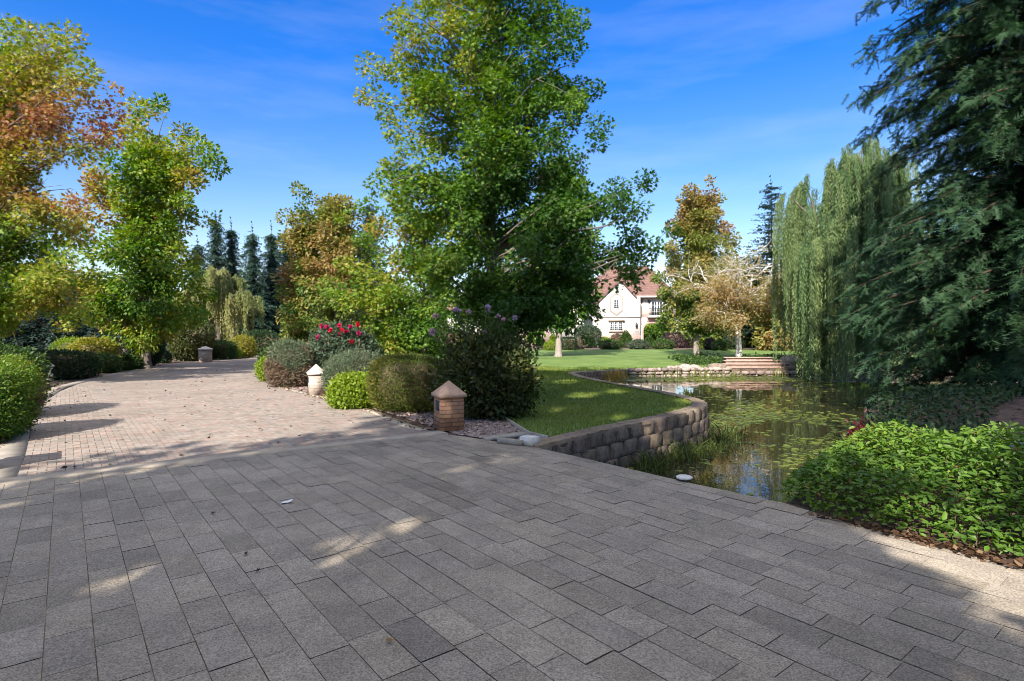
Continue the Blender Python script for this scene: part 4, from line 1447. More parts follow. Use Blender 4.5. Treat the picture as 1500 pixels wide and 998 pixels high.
c = n.new('ShaderNodeTexCoord')
sep = n.new('ShaderNodeSeparateXYZ')
l.new(c.outputs['Object'], sep.inputs['Vector'])
cb = n.new('ShaderNodeCombineXYZ')
ad = n.new('ShaderNodeMath')
ad.operation = 'ADD'
l.new(sep.outputs['X'], ad.inputs[0])
l.new(sep.outputs['Y'], ad.inputs[1])
l.new(ad.outputs['Value'], cb.inputs['X'])
l.new(sep.outputs['Z'], cb.inputs['Y'])
bt = n.new('ShaderNodeTexBrick')
bt.inputs['Scale'].default_value = 1.0
bt.inputs['Brick Width'].default_value = 0.42
bt.inputs['Row Height'].default_value = 0.26
bt.inputs['Mortar Size'].default_value = 0.016
bt.inputs['Color1'].default_value = (0.235, 0.13, 0.10, 1)
bt.inputs['Color2'].default_value = (0.17, 0.09, 0.07, 1)
bt.inputs['Mortar'].default_value = (0.12, 0.06, 0.05, 1)
l.new(cb.outputs['Vector'], bt.inputs['Vector'])
l.new(bt.outputs['Color'], p.inputs['Base Color'])
p.inputs['Roughness'].default_value = 0.5
bp_ = n.new('ShaderNodeBump')
bp_.invert = True
bp_.inputs['Distance'].default_value = 0.03
l.new(bt.outputs['Fac'], bp_.inputs['Height'])
l.new(bp_.outputs['Normal'], p.inputs['Normal'])
M_ROOF = rm

HX, HY = 14.0, 75.0
hs = root('house', (HX, HY, 0), 'cream two storey house with red tiled roof beyond the lawn', 'house')


def hbox(name, x0, x1, y0, y1, z0, z1, m, parent=None, **k):
    return Geo().box((x0 - HX, y0 - HY, z0), (x1 - HX, y1 - HY, z1)).build(name, m, parent or hs)


def window(x0, x1, z0, z1, y, nx, nz, sash=1, parent=None, name='window'):
    """White framed casement set in a facade whose plane is y."""
    g_ = Geo()
    f = 0.07
    X = lambda v: v - HX
    ya, yb = y - 0.05 - HY, y + 0.05 - HY
    g_.box((X(x0) - f, ya - 0.02, z0 - f), (X(x1) + f, yb, z0))
    g_.box((X(x0) - f, ya - 0.02, z1), (X(x1) + f, yb, z1 + f))
    g_.box((X(x0) - f, ya - 0.02, z0 + 0.001), (X(x0), yb, z1 - 0.001))
    g_.box((X(x1), ya - 0.02, z0 + 0.001), (X(x1) + f, yb, z1 - 0.001))
    for s_ in range(1, sash):
        xm = x0 + (x1 - x0) * s_ / sash
        g_.box((X(xm) - 0.07, ya - 0.015, z0 + 0.001), (X(xm) + 0.07, yb, z1 - 0.001))
    for s_ in range(sash):
        xa, xb = x0 + (x1 - x0) * s_ / sash, x0 + (x1 - x0) * (s_ + 1) / sash
        for i_ in range(1, nx):
            xm = xa + (xb - xa) * i_ / nx
            g_.box((X(xm) - 0.02, ya, z0 + 0.002), (X(xm) + 0.02, yb - 0.02, z1 - 0.002))
        for i_ in range(1, nz):
            zm = z0 + (z1 - z0) * i_ / nz
            g_.box((X(xa) + 0.001, ya + 0.004, zm - 0.02), (X(xb) - 0.001, yb - 0.024, zm + 0.02))
    fr = g_.build(name, M_FRAME, parent or hs)
    Geo().box((X(x0), y - 0.012 - HY, z0), (X(x1), y + 0.02 - HY, z1)).build('pane', gm, fr)
    return fr


# gable wing
gx0, gx1, gp_x = hx(877.5), hx(938), hx(908.5)
z2 = hz(465)
Geo().poly_prism([(gx0 - HX, z2 + 0.06), (gx1 - HX, z2 + 0.06), (gx1 - HX, hz(436)), (hx(930.5) - HX, hz(436)), (gp_x - HX, hz(412.5)), (gx0 - HX, hz(443))], 'y', 0.0, 9.0).build('gable_wall', M_STUCCO, hs)
hbox('stone_wall', gx0 + 0.02, gx1 - 0.02, HY + 0.03, HY + 9, -0.4, z2, M_LEDGE)
hbox('string_course', gx0 - 0.04, gx1 + 0.04, HY - 0.06, HY + 9.04, z2 + 0.001, z2 + 0.059, M_TRIM)
hbox('brick_plinth', gx0 - 0.03, gx1 + 0.03, HY - 0.1, HY + 0.028, -0.4, hz(491), M_TERRA)
# gable rake boards and the little gable roof behind them
g = Geo()
for (xa, za, xb, zb) in ((gp_x, hz(412.5), hx(931.5), hz(437)), (gp_x, hz(412.5), gx0 - 0.25, hz(445))):
    dx, dz = xb - xa, zb - za
    ln = math.hypot(dx, dz)
    nx_, nz_ = -dz / ln, dx / ln
    if nz_ < 0:
        nx_, nz_ = -nx_, -nz_
    t1, t2 = 0.03, 0.2
    pr = [(xa + nx_ * t1 - HX, za + nz_ * t1), (xb + nx_ * t1 - HX, zb + nz_ * t1), (xb + nx_ * t2 - HX, zb + nz_ * t2), (xa + nx_ * t2 - HX, za + nz_ * t2)]
    g.poly_prism(pr if dx > 0 else pr[::-1], 'y', -0.22, 9.0)
g.build('gable_roof', M_ROOF, hs)
# shield surround with its window
sx0, sx1 = hx(893.5), hx(912)
sh_p = [(sx0, hz(456)), ((sx0 + sx1) / 2, hz(463)), (sx1, hz(456)), (sx1, hz(436)), (sx1 - 0.55, hz(430.5)), (sx0 + 0.55, hz(430.5)), (sx0, hz(436))]
sr = Geo().poly_prism([(x - HX, z) for x, z in sh_p], 'y', -0.08, -0.002).build('shield_surround', M_TRIM, hs)
mx_ = (sx0 + sx1) / 2
inner = [(mx_ + (x - mx_) * 0.84 - HX, hz(446) + (z - hz(446)) * 0.86) for x, z in sh_p]
Geo().poly_prism(inner, 'y', -0.11, -0.081).build('surround_field', M_STUCCO, sr)
window(hx(899.4), hx(905.6), hz(452), hz(440), HY - 0.14, 2, 4)
# ground floor window with hood and sill
window(hx(894), hx(911), hz(484), hz(472.5), HY - 0.06, 2, 4, 3)
hbox('window_hood', hx(891), hx(914.5), HY - 0.28, HY + 0.029, hz(471), hz(468.6), M_TRIM)
hbox('window_sill', hx(891.5), hx(913), HY - 0.2, HY + 0.029, hz(486.6), hz(485.2), M_TRIM)
# arch wing with balcony
ax0, ax1, by = gx1 + 0.002, hx(993), 76.2
oz = hz(472.5)
ox0, ox1 = hx(942.5, by), hx(985, by)
arch = [(ax0, -0.4), (ox0, -0.4), (ox0, oz - 1.1)]
for a in np.linspace(math.pi, math.pi / 2, 6)[1:]:
    arch.append((ox0 + 0.9 + 0.9 * math.cos(a), oz - 1.1 + 1.0 * math.sin(a)))
for a in np.linspace(math.pi / 2, 0, 6):
    arch.append((ox1 - 0.9 + 0.9 * math.cos(a), oz - 1.1 + 1.0 * math.sin(a)))
arch += [(ox1, -0.4), (ax1, -0.4), (ax1, z2), (ax0, z2)]
Geo().poly_prism([(x - HX, z) for x, z in arch], 'y', by - HY, by - HY + 0.55).build('arch_wall', M_LEDGE, hs)
hbox('rear_pier', ax0, ax0 + 1.2, by + 7.4, by + 7.9, -0.4, z2 - 0.302, M_LEDGE)
hbox('rear_pier', ax1 + 1.6, ax1 + 2.2, by + 7.4, by + 7.9, -0.4, z2 - 0.302, M_LEDGE)
hbox('arch_ceiling', ax0, ax1 + 2.2, by + 0.553, by + 7.9, z2 - 0.3, z2 - 0.002, M_TRIM)
hbox('upper_wall', ax0, ax1, by + 0.15, by + 7.9, z2 + 0.002, hz(434.6), M_LEDGE)
hbox('lintel_panel', hx(948, by), hx(975, by), by - 0.05, by - 0.002, hz(471), hz(465.6), M_TERRA)
g = Geo()
arch_in = [(x - HX, z) for x, z in arch[1:-3]]
out_ = [(x + (0.28 if x > 0 else -0.28) * 1, z) for x, z in arch_in]
for k in range(len(arch_in) - 1):
    a_, b_ = np.array(arch_in[k]), np.array(arch_in[k + 1])
    c0 = np.array(((ox0 + ox1) / 2 - HX, oz - 2.0))
    oa, ob = a_ + unit(a_ - c0) * 0.2, b_ + unit(b_ - c0) * 0.2
    g.poly_prism([tuple(a_), tuple(oa), tuple(ob), tuple(b_)], 'y', by - HY - 0.06, by - HY - 0.003)
g.build('arch_trim', M_TERRA, hs)
bl = hbox('balcony_slab', hx(948, by), hx(977, by), by - 0.75, by + 0.1, hz(465.2), hz(462.4), M_STUCCO)
g = Geo()
for px in np.arange(949, 976.5, 1.7):
    g.box((hx(px, by) - HX - 0.02, by - 0.70 - HY, hz(462.3)), (hx(px, by) - HX + 0.02, by - 0.66 - HY, hz(452.5)))
g.box((hx(948.3, by) - HX, by - 0.72 - HY, hz(452.4)), (hx(976.7, by) - HX, by - 0.64 - HY, hz(451.6)))
g.build('railing', M_DARKMETAL, bl)
window(hx(955, by), hx(970, by), hz(461.5), hz(441.5), by + 0.1, 2, 4, 2, name='balcony_door')
for px in (939.5, 950.5):
    lm = hbox('wall_lantern', hx(px, by) - 0.1, hx(px, by) + 0.1, by - 0.1, by + 0.12, hz(442.5), hz(438.5), M_DARKMETAL)
lt_ = root_ = Geo()
lt_.box((hx(932.2) - 0.12 - HX, -0.26, hz(479)), (hx(932.2) + 0.12 - HX, -0.04, hz(474.5)))
lt_.box((hx(932.2) - 0.05 - HX, -0.18, hz(474.4)), (hx(932.2) + 0.05 - HX, -0.1, hz(472.8)))
lt_.box((hx(932.2) - 0.07 - HX, -0.2, hz(480.5)), (hx(932.2) + 0.07 - HX, -0.08, hz(479.1)))
lt_.build('wall_lantern', M_DARKMETAL, hs)
hbox('downpipe', hx(988, by), hx(989.4, by), by - 0.12, by - 0.003, -0.2, hz(437), M_TRIM)
# side wing past the arch
hbox('side_wall', ax1 + 0.003, hx(1016), by + 0.8, by + 1.5, -0.4, hz(467), M_LEDGE)
# main hip roof
g = Geo()
ex0, ex1, ey0, ey1, ez = hx(846) , hx(994), 74.25, 87.0, hz(433.3)
rz_ = 1.6 + (HZ - 391.5) / FPX * 80.6
rx0, rx1, ry = ex0 + 5, 19.15, 80.6
q = [(ex0, ey0, ez), (ex1 + 0.1, by - 0.55, ez), (ex1 + 0.1, ey1, ez), (ex0, ey1, ez), (rx0, ry, rz_), (rx1, ry, rz_), (gx1 - 0.45, by - 0.55, ez), (ex0, by - 0.55, ez)]
V = [(x - HX, y - HY, z) for x, y, z in q]
g.add(V, [(7, 1, 5, 4), (1, 2, 5), (2, 3, 4, 5), (3, 7, 4)][:1])
g.add(V, [(1, 2, 5), (3, 7, 4)])
g.add(V, [(2, 3, 4, 5)])
g.build('roof', M_ROOF, hs)
hbox('gutter', gx1 - 0.5, ex1 + 0.2, by - 0.68, by - 0.42, ez - 0.2, ez + 0.02, M_STUCCO)
hbox('soffit', ax0 + 0.02, ex1 + 0.05, by - 0.4, by + 0.145, ez - 0.14, ez - 0.05, M_FRAME)
Geo().tube([(rx0 - HX, ry - HY, rz_ + 0.03), (rx1 - HX, ry - HY, rz_ + 0.03), (ex1 + 0.1 - HX, by - 0.55 - HY, ez + 0.04)], 0.11, 6).build('ridge_tile', M_ROOF, hs)
# entry tower with its tall arched window
tx0, tx1, ty = hx(840, 78), hx(878, 78), 78.0
hbox('entry_wall', tx0, gx0 - 0.003, ty, ty + 8, -0.4, hz(437, 78), M_STUCCO)
aw = [(hx(855, 78), 0.2), (hx(868, 78), 0.2), (hx(868, 78), hz(468, 78))]
cxw, rw_ = (hx(855, 78) + hx(868, 78)) / 2, (hx(868, 78) - hx(855, 78)) / 2
for a in np.linspace(0, math.pi, 11):
    aw.append((cxw + rw_ * math.cos(a), hz(468, 78) + rw_ * 0.95 * math.sin(a)))
aw.append((hx(855, 78), hz(468, 78) - 0.01))
g = Geo()
ow = [(cxw + (x - cxw) * 1.22 - HX, (z - 0.2) * 1.06 + 0.2) for x, z in aw]
sw = g.poly_prism(ow, 'y', ty - HY - 0.12, ty - HY - 0.003).build('arched_window', M_FRAME, hs)
Geo().poly_prism([(x - HX, z) for x, z in aw], 'y', ty - HY - 0.15, ty - HY - 0.121).build('pane', gm, sw)
g = Geo()
for k in range(1, 4):
    xx = hx(855, 78) + 2 * rw_ * k / 4 - HX
    g.box((xx - 0.025, ty - HY - 0.17, 0.2), (xx + 0.025, ty - HY - 0.152, hz(463, 78)))
for zz in (1.2, 2.2, 3.2):
    g.box((hx(855, 78) - HX, ty - HY - 0.172, zz - 0.025), (hx(868, 78) - HX, ty - HY - 0.153, zz + 0.025))
g.build('glazing_bar', M_DARKMETAL, sw)
for px in (851, 872):
    Geo().lathe([(0.28, -0.4), (0.28, 0.0), (0.2, 0.05), (0.17, 3.6), (0.26, 3.7), (0.26, 3.9)], 12, at=(hx(px, 77.6) - HX, 77.6 - HY, 0)).build('column', M_STUCCO, hs, smooth=True)
# long low wing behind the big tree
lx0 = hx(655, 78)
hbox('long_wall', lx0, tx0 - 0.004, 78.6, 88, -0.4, hz(455, 78.6), M_STUCCO)
for px in (690, 735, 781, 812):
    window(hx(px - 5, 78.6), hx(px + 5, 78.6), hz(486, 78.6), hz(468, 78.6), 78.5, 2, 4, 2)
q = [(lx0 - 0.6, 77.9, hz(455.2, 78)), (tx0 + 0.3, 77.9, hz(455.2, 78)), (tx0 + 0.3, 88.6, hz(455.2, 78)), (lx0 - 0.6, 88.6, hz(455.2, 78)), (lx0 + 4, 83.2, 9.2), (tx0 + 0.3, 83.2, 9.2)]
V = [(x - HX, y - HY, z) for x, y, z in q]
Geo().add(V, [(0, 1, 5, 4), (2, 3, 4, 5)]).add(V, [(3, 0, 4), (1, 2, 5)]).build('roof', M_ROOF, hs)
hbox('planter_wall', hx(765, 70), hx(805, 70), 70, 70.5, -0.3, hz(481, 70), M_TERRA)

# ------------------------------------------------------------------ trees
def tips_at(base, d, pts, dy=0.9, seed=0):
    """Crown-edge limbs: photo pixels turned into points round the tree's own axis at its own distance."""
    r_ = np.random.default_rng(seed)
    return [PX(x, y, d + r_.uniform(-dy, dy)) - np.array(base) for x, y in pts]


# the big sweetgum in the middle
bx, d0 = (722 - 750) / FPX * 14.0, 14.0
bC = np.array((bx, d0, 0.0))
T = [(548, 95), (543, 140), (590, 185), (562, 235), (575, 235), (600, 285), (612, 60), (640, 130), (600, 20), (640, -10), (800, 0), (835, 50), (846, 92), (862, 122), (845, 140), (866, 180), (830, 155), (852, 235), (845, 245),
     (690, 250), (660, 200), (640, 260), (690, 330), (660, 300), (630, 330), (800, 320), (830, 340), (790, 260)]
T += [(878, 305), (905, 285), (940, 272), (930, 312), (945, 350), (957, 360), (915, 372), (890, 330), (905, 405), (872, 425), (850, 380), (830, 440), (800, 400), (870, 370), (840, 300), (780, 450), (760, 400), (740, 455), (700, 440), (660, 420), (640, 400), (770, 350), (815, 380)]
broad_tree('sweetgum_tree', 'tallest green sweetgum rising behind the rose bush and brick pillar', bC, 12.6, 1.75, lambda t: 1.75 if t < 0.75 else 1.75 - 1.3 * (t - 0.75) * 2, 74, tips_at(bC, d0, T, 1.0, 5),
           seed=21, clump_r=0.40, step=0.44, dens=100, size=0.125, hue=lambda p, r: 0.12 + 0.014 * p[:, 2] - 0.04 * p[:, 0] - 0.05 * (p[:, 0] > 0.3) + 0.08 * (p[:, 2] > 5.5), trunk_r=0.17, gaps=[g_ for g_ in GAPS if g_[1] > 10.5])  # crown tinted darker green low and to the right, standing in for shade
# its lower neighbour, sunlit
d1 = 18.5
bN = np.array(((622 - 750) / FPX * d1, d1, 0.0))
T = [(548, 312), (575, 305), (560, 330), (600, 320), (545, 400), (490, 420), (520, 440), (560, 450), (500, 395), (480, 440), (590, 380), (640, 380), (600, 430), (640, 440), (540, 360), (600, 470), (660, 350), (575, 475), (530, 480)]
broad_tree('sweetgum_tree', 'bright green young sweetgum with reddish tufts spreading above the red roses', bN, 5.6, 1.1, lambda t: 1.5 * (1 - 0.5 * t), 22, tips_at(bN, d1, T, 0.9, 6), seed=22, clump_r=0.44, dens=70, size=0.15,
           hue=lambda p, r: 0.22 + 0.38 * np.clip(wob(p, 1.1, 4.0), 0, 1), trunk_r=0.10)
# sweetgum on the lawn with a pale trunk
bL = GP(818, 522.5)
broad_tree('sweetgum_tree', 'dark green sweetgum on the lawn with a pale bare trunk, in front of the house', bL, 12.5, 2.7, lambda t: 3.2 * (0.62 + 0.75 * t - 1.25 * t * t), 46, seed=23, clump_r=0.72, step=0.75, dens=80, size=0.27, leaf=RHOMB,
           hue=lambda p, r: 0.12 + 0.01 * p[:, 2], trunk_r=0.22, bark=M_BARK_PALE, lean=(0.2, 0))
# left: red and green tree reaching in from the edge
d2 = 17.0
bA = np.array(((-40 - 750) / FPX * d2, d2, 0.0))
T = [(35, 45), (62, 60), (85, 85), (100, 70), (108, 80), (60, 110), (110, 118), (128, 118), (90, 160), (125, 165), (148, 208), (115, 200), (90, 225), (60, 250), (30, 270), (20, 150), (40, 190), (10, 80), (70, 200),
     (30, 300), (70, 300), (95, 315), (110, 345), (115, 385), (90, 420), (60, 350), (40, 400), (20, 340), (70, 450), (110, 430), (30, 455), (5, 450), (50, 310), (85, 385)]
broad_tree('sweetgum_tree', 'red tinged autumn sweetgum reaching in at the edge above the clipped hedge', bA, 9.6, 2.3, lambda t: 3.1 * (1 - 0.55 * t), 30, tips_at(bA, d2, T, 1.2, 7), seed=24, clump_r=0.5, step=0.5, dens=84, size=0.15,
           hue=lambda p, r: 0.40 + 0.36 * np.exp(-((p[:, 2] - 7.8) / 1.1) ** 2) + 0.34 * np.exp(-((p[:, 2] - 5.4) / 0.9) ** 2) + 0.1 * (p[:, 2] > 8.8), trunk_r=0.2, keep=lambda c_: ~((np.abs(c_[:, 2] - 6.25) < 0.55) & (c_[:, 0] > 1.9)))
# second on the left side of the drive
d3 = 25.0
bB = np.array(((214 - 750) / FPX * d3, d3, 0.0))
T = [(215, 150), (200, 180), (245, 165), (265, 200), (180, 210), (270, 245), (308, 250), (295, 230), (170, 240), (120, 260), (105, 285), (150, 265), (110, 320), (280, 290), (288, 330), (272, 400), (262, 440), (130, 350), (115, 400), (140, 440), (170, 470), (250, 470), (200, 480), (225, 300), (240, 380), (190, 350), (160, 400)]
broad_tree('sweetgum_tree', 'broad yellow green sweetgum standing over the dark cone shrub by the driveway bend', bB, 9.5, 1.9, lambda t: 2.6 * (1 - 0.75 * t), 40, tips_at(bB, d3, T, 1.5, 8), seed=25, clump_r=0.62, step=0.62, dens=92, size=0.19, leaf=RHOMB,
           hue=lambda p, r: 0.36 + 0.36 * np.exp(-((p[:, 0] + 2.4) / 1.2) ** 2) * (p[:, 2] > 6.2) + 0.2 * np.clip(wob(p, 0.8, 2.2), 0, 1) + 0.05 * (p[:, 2] > 8), trunk_r=0.2)
# golden pair past the drive
d4 = 30.0
for (px, top, hw, lab, sd) in ((493, 272, 56, 'taller tawny gold sweetgum behind the red rose bush', 26), (446, 300, 34, 'slimmer olive gold sweetgum beside the tall dark row of redwoods', 27)):
    b = np.array(((px - 750) / FPX * (d4 + (px < 470)), d4 + (px < 470), 0.0))
    H_ = CH + (HZ - top) / FPX * d4 - 0.9
    broad_tree('sweetgum_tree', lab, b, H_, 0.9, lambda t, w=hw: w / FPX * 30 * (1.15 - 0.35 * t - 0.6 * t * t), 46, seed=sd, clump_r=0.6, step=0.6, dens=85, size=0.2, leaf=RHOMB, pal=RUSSET,
               hue=lambda p, r: 0.52 + 0.18 * np.clip(wob(p, 0.7, 1.1), -1, 1) - 0.28 * (p[:, 0] < -1.3), trunk_r=0.16)
# russet one beside the house
bR = GP(1020, 520.5)
broad_tree('sweetgum_tree', 'egg shaped green and russet tree on the lawn at the corner of the house', bR, CH + (HZ - 264) / FPX * bR[1] - 1.0, 2.2, lambda t: 2.35 * (1.0 + 0.45 * t - 1.25 * t * t), 66, seed=28, clump_r=0.6, step=0.6, dens=90, size=0.22, leaf=RHOMB, pal=RUSSET,
           hue=lambda p, r: 0.20 + 0.036 * p[:, 2] + 0.12 * np.clip(wob(p, 1.0, 3.3), -0.5, 1), trunk_r=0.21, bark=M_BARK_PALE)


# birch: white bare boughs with sparse gold leaves
def birch(base, seed):
    r_ = np.random.default_rng(seed)
    rt = root('birch_tree', tuple(base), 'half bare white limbed birch with sparse gold leaves beside the pond steps', 'tree')
    w_, cr_ = Geo(), Geo()
    lv = []

    def grow(p, d, L, r, lvl):
        n_ = 6
        pts = [p]
        for q in range(n_):
            d = unit(d + r_.normal(0, 0.10, 3) + np.array((0, 0, 0.02 if lvl < 2 else -0.05)))
            pts.append(pts[-1] + d * L / n_)
        w_.tube(np.array(pts), np.linspace(r, r * 0.45, n_ + 1), 7 if lvl == 0 else 4)
        if lvl >= 2:
            lv.extend(pts[2:])
        if lvl < 4:
            for q in range((6, 5, 5, 4)[lvl]):
                s = r_.uniform(0.35, 1.0)
                i_ = min(n_, int(s * n_))
                az = r_.uniform(0, 2 * math.pi)
                dv = unit(d + np.array((math.cos(az), math.sin(az), r_.uniform(-0.25, 0.35))) * r_.uniform(0.6, 1.1))
                grow(pts[i_], dv, L * r_.uniform(0.45, 0.75), r * 0.5, lvl + 1)
    w_.tube([(0, 0, -0.1), (0.02, 0, 0.8), (-0.03, 0, 1.6), (0.0, 0, 2.3)], (0.21, 0.17, 0.15, 0.12), 9)
    for (dx, dy, dz, L) in ((-1.0, 0.1, 1.35, 3.4), (-0.45, 0.4, 1.7, 3.4), (0.15, -0.3, 1.9, 3.3), (0.75, 0.1, 1.2, 3.6), (1.1, -0.2, 0.75, 3.0), (-1.1, -0.3, 0.6, 2.4), (0.3, 0.9, 1.2, 2.6), (-0.2, -0.9, 1.1, 2.2)):
        grow(np.array((0, 0, 1.9 + r_.uniform(-0.3, 0.4))), unit(np.array((dx, dy, dz))), L, 0.085, 1)
    lv = np.array(lv)
    lv = lv[r_.random(len(lv)) < np.where(lv[:, 2] < 4.8, 0.62, 0.2)]
    N = len(lv) * 7
    pos = np.repeat(lv, 7, axis=0) + r_.normal(0, 0.16, (N, 3))
    a = np.clip(0.55 + 0.3 * wob(pos, 0.9, 2.0) + r_.normal(0, 0.2, N), 0, 1)
    C = ramp([(0, (0.10, 0.12, 0.035)), (0.45, (0.24, 0.215, 0.07)), (0.8, (0.36, 0.26, 0.09)), (1, (0.36, 0.19, 0.08))])(a)
    scatter(cr_, RHOMB, pos, r_.normal(size=(N, 3)) + (0, 0, -0.8), r_.normal(size=(N, 3)), r_.uniform(0.09, 0.16, N), C)
    w_.build('trunk', M_BIRCH, rt, smooth=True)
    cr_.build('crown', M_LEAF, rt)
    print('birch leaves', N)


b = GP(1088, 531)
birch((b[0], b[1] + 0.6, b[2]), 5)

# conifers ---------------------------------------------------------------
COLUMN = lambda w: (lambda t: 1.5 * w * (1 - t) ** 0.85 * (0.9 + 0.1 * math.sin(t * 40)))
row = [(290, 360, 55, 1.9, 'partly hidden first redwood of the dark row behind the broad sweetgum'), (317, 323, 58, 1.75, 'sharp tipped redwood in the dark row, just above the weeping willow'), (339, 332, 60, 1.7, 'redwood in the dark row between the two sharpest tips'),
       (370, 339, 57, 1.9, 'dark blue green redwood standing in the gap of the row over the far drive'), (398, 337, 60, 2.0, 'lighter green redwood of the row next to the olive gold sweetgum'), (421, 340, 63, 1.9, 'redwood of the row almost touching the olive gold sweetgum'), (541, 297, 60, 2.0, 'lone dark redwood tip between the tawny gold and bright green sweetgums')]
for i, (px, top, d, w, lab) in enumerate(row):
    base = ((px - 750) / FPX * d, d, 0)
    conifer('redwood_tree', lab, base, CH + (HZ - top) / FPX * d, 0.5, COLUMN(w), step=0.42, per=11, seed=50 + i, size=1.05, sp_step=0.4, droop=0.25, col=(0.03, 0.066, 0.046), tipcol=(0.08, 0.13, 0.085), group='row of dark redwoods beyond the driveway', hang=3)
for i, (px, top, d, w, lab) in enumerate(((20, 380, 33, 3.0, 'dark spruce behind the clipped hedge, nearest the picture edge'), (62, 350, 36, 3.0, 'dark blue green spruce behind the long low hedge'), (105, 385, 34, 2.6, 'dark spruce beside the curtain of pale willow strands'), (-25, 340, 36, 3.0, 'dark spruce cut by the picture edge behind the red tinged sweetgum'))):
    conifer('spruce_tree', lab, ((px - 750) / FPX * d, d, 0), CH + (HZ - top) / FPX * d, 0.2, COLUMN(w), step=0.42, per=10, seed=70 + i, size=0.9, sp_step=0.5, droop=0.35, col=(0.02, 0.042, 0.034), tipcol=(0.06, 0.095, 0.07), group='dark spruces behind the driveway hedges', hang=1)
conifer('fir_tree', 'open branched blue green fir standing tall behind the birch', ((1130 - 750) / FPX * 58, 58, 0), CH + (HZ - 276) / FPX * 58, 1.5, lambda t: 4.2 * (1 - t) ** 0.85, step=0.5, per=10, seed=81, size=1.35, sp_step=0.5, droop=-0.1, up=0.0, col=(0.03, 0.06, 0.045), tipcol=(0.08, 0.12, 0.09))
conifer('fir_tree', 'dark narrow conifer between the fir and the large willow', ((1191 - 750) / FPX * 52, 52, 0), CH + (HZ - 297) / FPX * 52, 0.5, lambda t: 2.2 * (1 - t) ** 0.8, step=0.5, per=7, seed=82, size=0.85, sp_step=0.5, droop=0.1, col=(0.028, 0.062, 0.028), tipcol=(0.07, 0.12, 0.045), hang=3)
# the big redwood over the pond
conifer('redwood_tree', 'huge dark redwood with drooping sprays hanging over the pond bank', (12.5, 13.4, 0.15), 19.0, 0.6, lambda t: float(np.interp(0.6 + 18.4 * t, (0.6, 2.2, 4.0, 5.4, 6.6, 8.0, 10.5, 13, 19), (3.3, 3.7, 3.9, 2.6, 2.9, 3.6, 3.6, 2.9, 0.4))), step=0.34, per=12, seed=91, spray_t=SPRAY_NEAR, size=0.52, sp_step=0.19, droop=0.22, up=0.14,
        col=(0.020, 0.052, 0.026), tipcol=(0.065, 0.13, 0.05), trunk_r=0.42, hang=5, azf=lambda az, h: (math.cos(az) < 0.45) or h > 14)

# willows ---------------------------------------------------------------
wb_ = np.array((15.4, 27.6, -0.3))
wt = [PX(x, y, d) - wb_ for x, y, d in ((1240, 216, 26), (1252, 212, 27), (1282, 206, 26.5), (1296, 214, 26), (1312, 222, 26.5), (1326, 236, 26), (1226, 238, 27), (1262, 222, 25.4), (1302, 240, 25.2), (1242, 244, 25.4), (1190, 350, 26.5), (1180, 372, 26.3), (1190, 362, 25.4), (1268, 208, 26), (1245, 225, 26.5), (1218, 255, 26), (1300, 225, 27), (1285, 240, 25.5), (1255, 260, 25), (1230, 280, 27.5), (1212, 300, 26.5), (1195, 345, 27), (1184, 355, 26), (1182, 362, 27.5), (1205, 350, 25.5), (1320, 260, 27), (1340, 300, 26), (1290, 290, 25), (1260, 320, 24.6), (1235, 350, 24.8), (1310, 340, 24.8), (1360, 330, 28), (1400, 350, 28), (1280, 380, 24.2), (1240, 410, 24.4), (1320, 400, 24.5))]
willow('willow_tree', 'large weeping willow trailing long green strands into the pond', wb_, 9.9, 3.2, 8, 6600, 101, drop=(2.5, 7.0), floor=-0.35, tips=wt, col=(0.085, 0.155, 0.06), col2=(0.23, 0.29, 0.12), leaf=0.16, gap=0.055)
wl_ = np.array(((318 - 750) / FPX * 42, 42.0, 0.0))
wt = [PX(x, y, d) - wl_ for x, y, d in ((318, 392, 42), (300, 405, 41), (335, 405, 42.5), (345, 440, 41), (285, 425, 41), (270, 440, 42))]
willow('willow_tree', 'smaller pale weeping willow at the driveway bend below the dark row', wl_, 6.6, 3.0, 10, 2200, 102, drop=(1.2, 4.0), floor=0.4, tips=wt, col=(0.18, 0.21, 0.07), col2=(0.36, 0.34, 0.14), leaf=0.24, gap=0.09)
wm_ = np.array(((185 - 750) / FPX * 46, 46.0, 0.0))
wt = [PX(x, y, 46) - wm_ for x, y in ((125, 440), (150, 430), (180, 430), (215, 430), (245, 440), (265, 450))]
willow('willow_tree', 'pale willow curtain glimpsed under the broad sweetgum crown', wm_, 5.8, 3.0, 10, 1500, 103, drop=(1.5, 4.5), floor=0.3, tips=wt, col=(0.12, 0.17, 0.06), col2=(0.25, 0.26, 0.11), leaf=0.24, gap=0.09)

# trees further off: behind the house, the birch and the willow -------------
def far_tree(label, px, top, d, hw, seed, pal=AUTUMN, hb=0.2, z0=0.6, name='broadleaf_tree', group='trees beyond the lawn and the house'):
    b_ = ((px - 750) / FPX * d, d, 0)
    H_ = CH + (HZ - top) / FPX * d
    broad_tree(name, label, b_, H_, z0, lambda t: hw / FPX * d * (0.75 + 0.7 * t - 1.3 * t * t), 34, seed=seed, clump_r=0.95, step=0.95, dens=70, size=0.42, leaf=RHOMB, pal=pal, hue=lambda p, r: hb + 0.0 * p[:, 0], trunk_r=0.2, group=group)


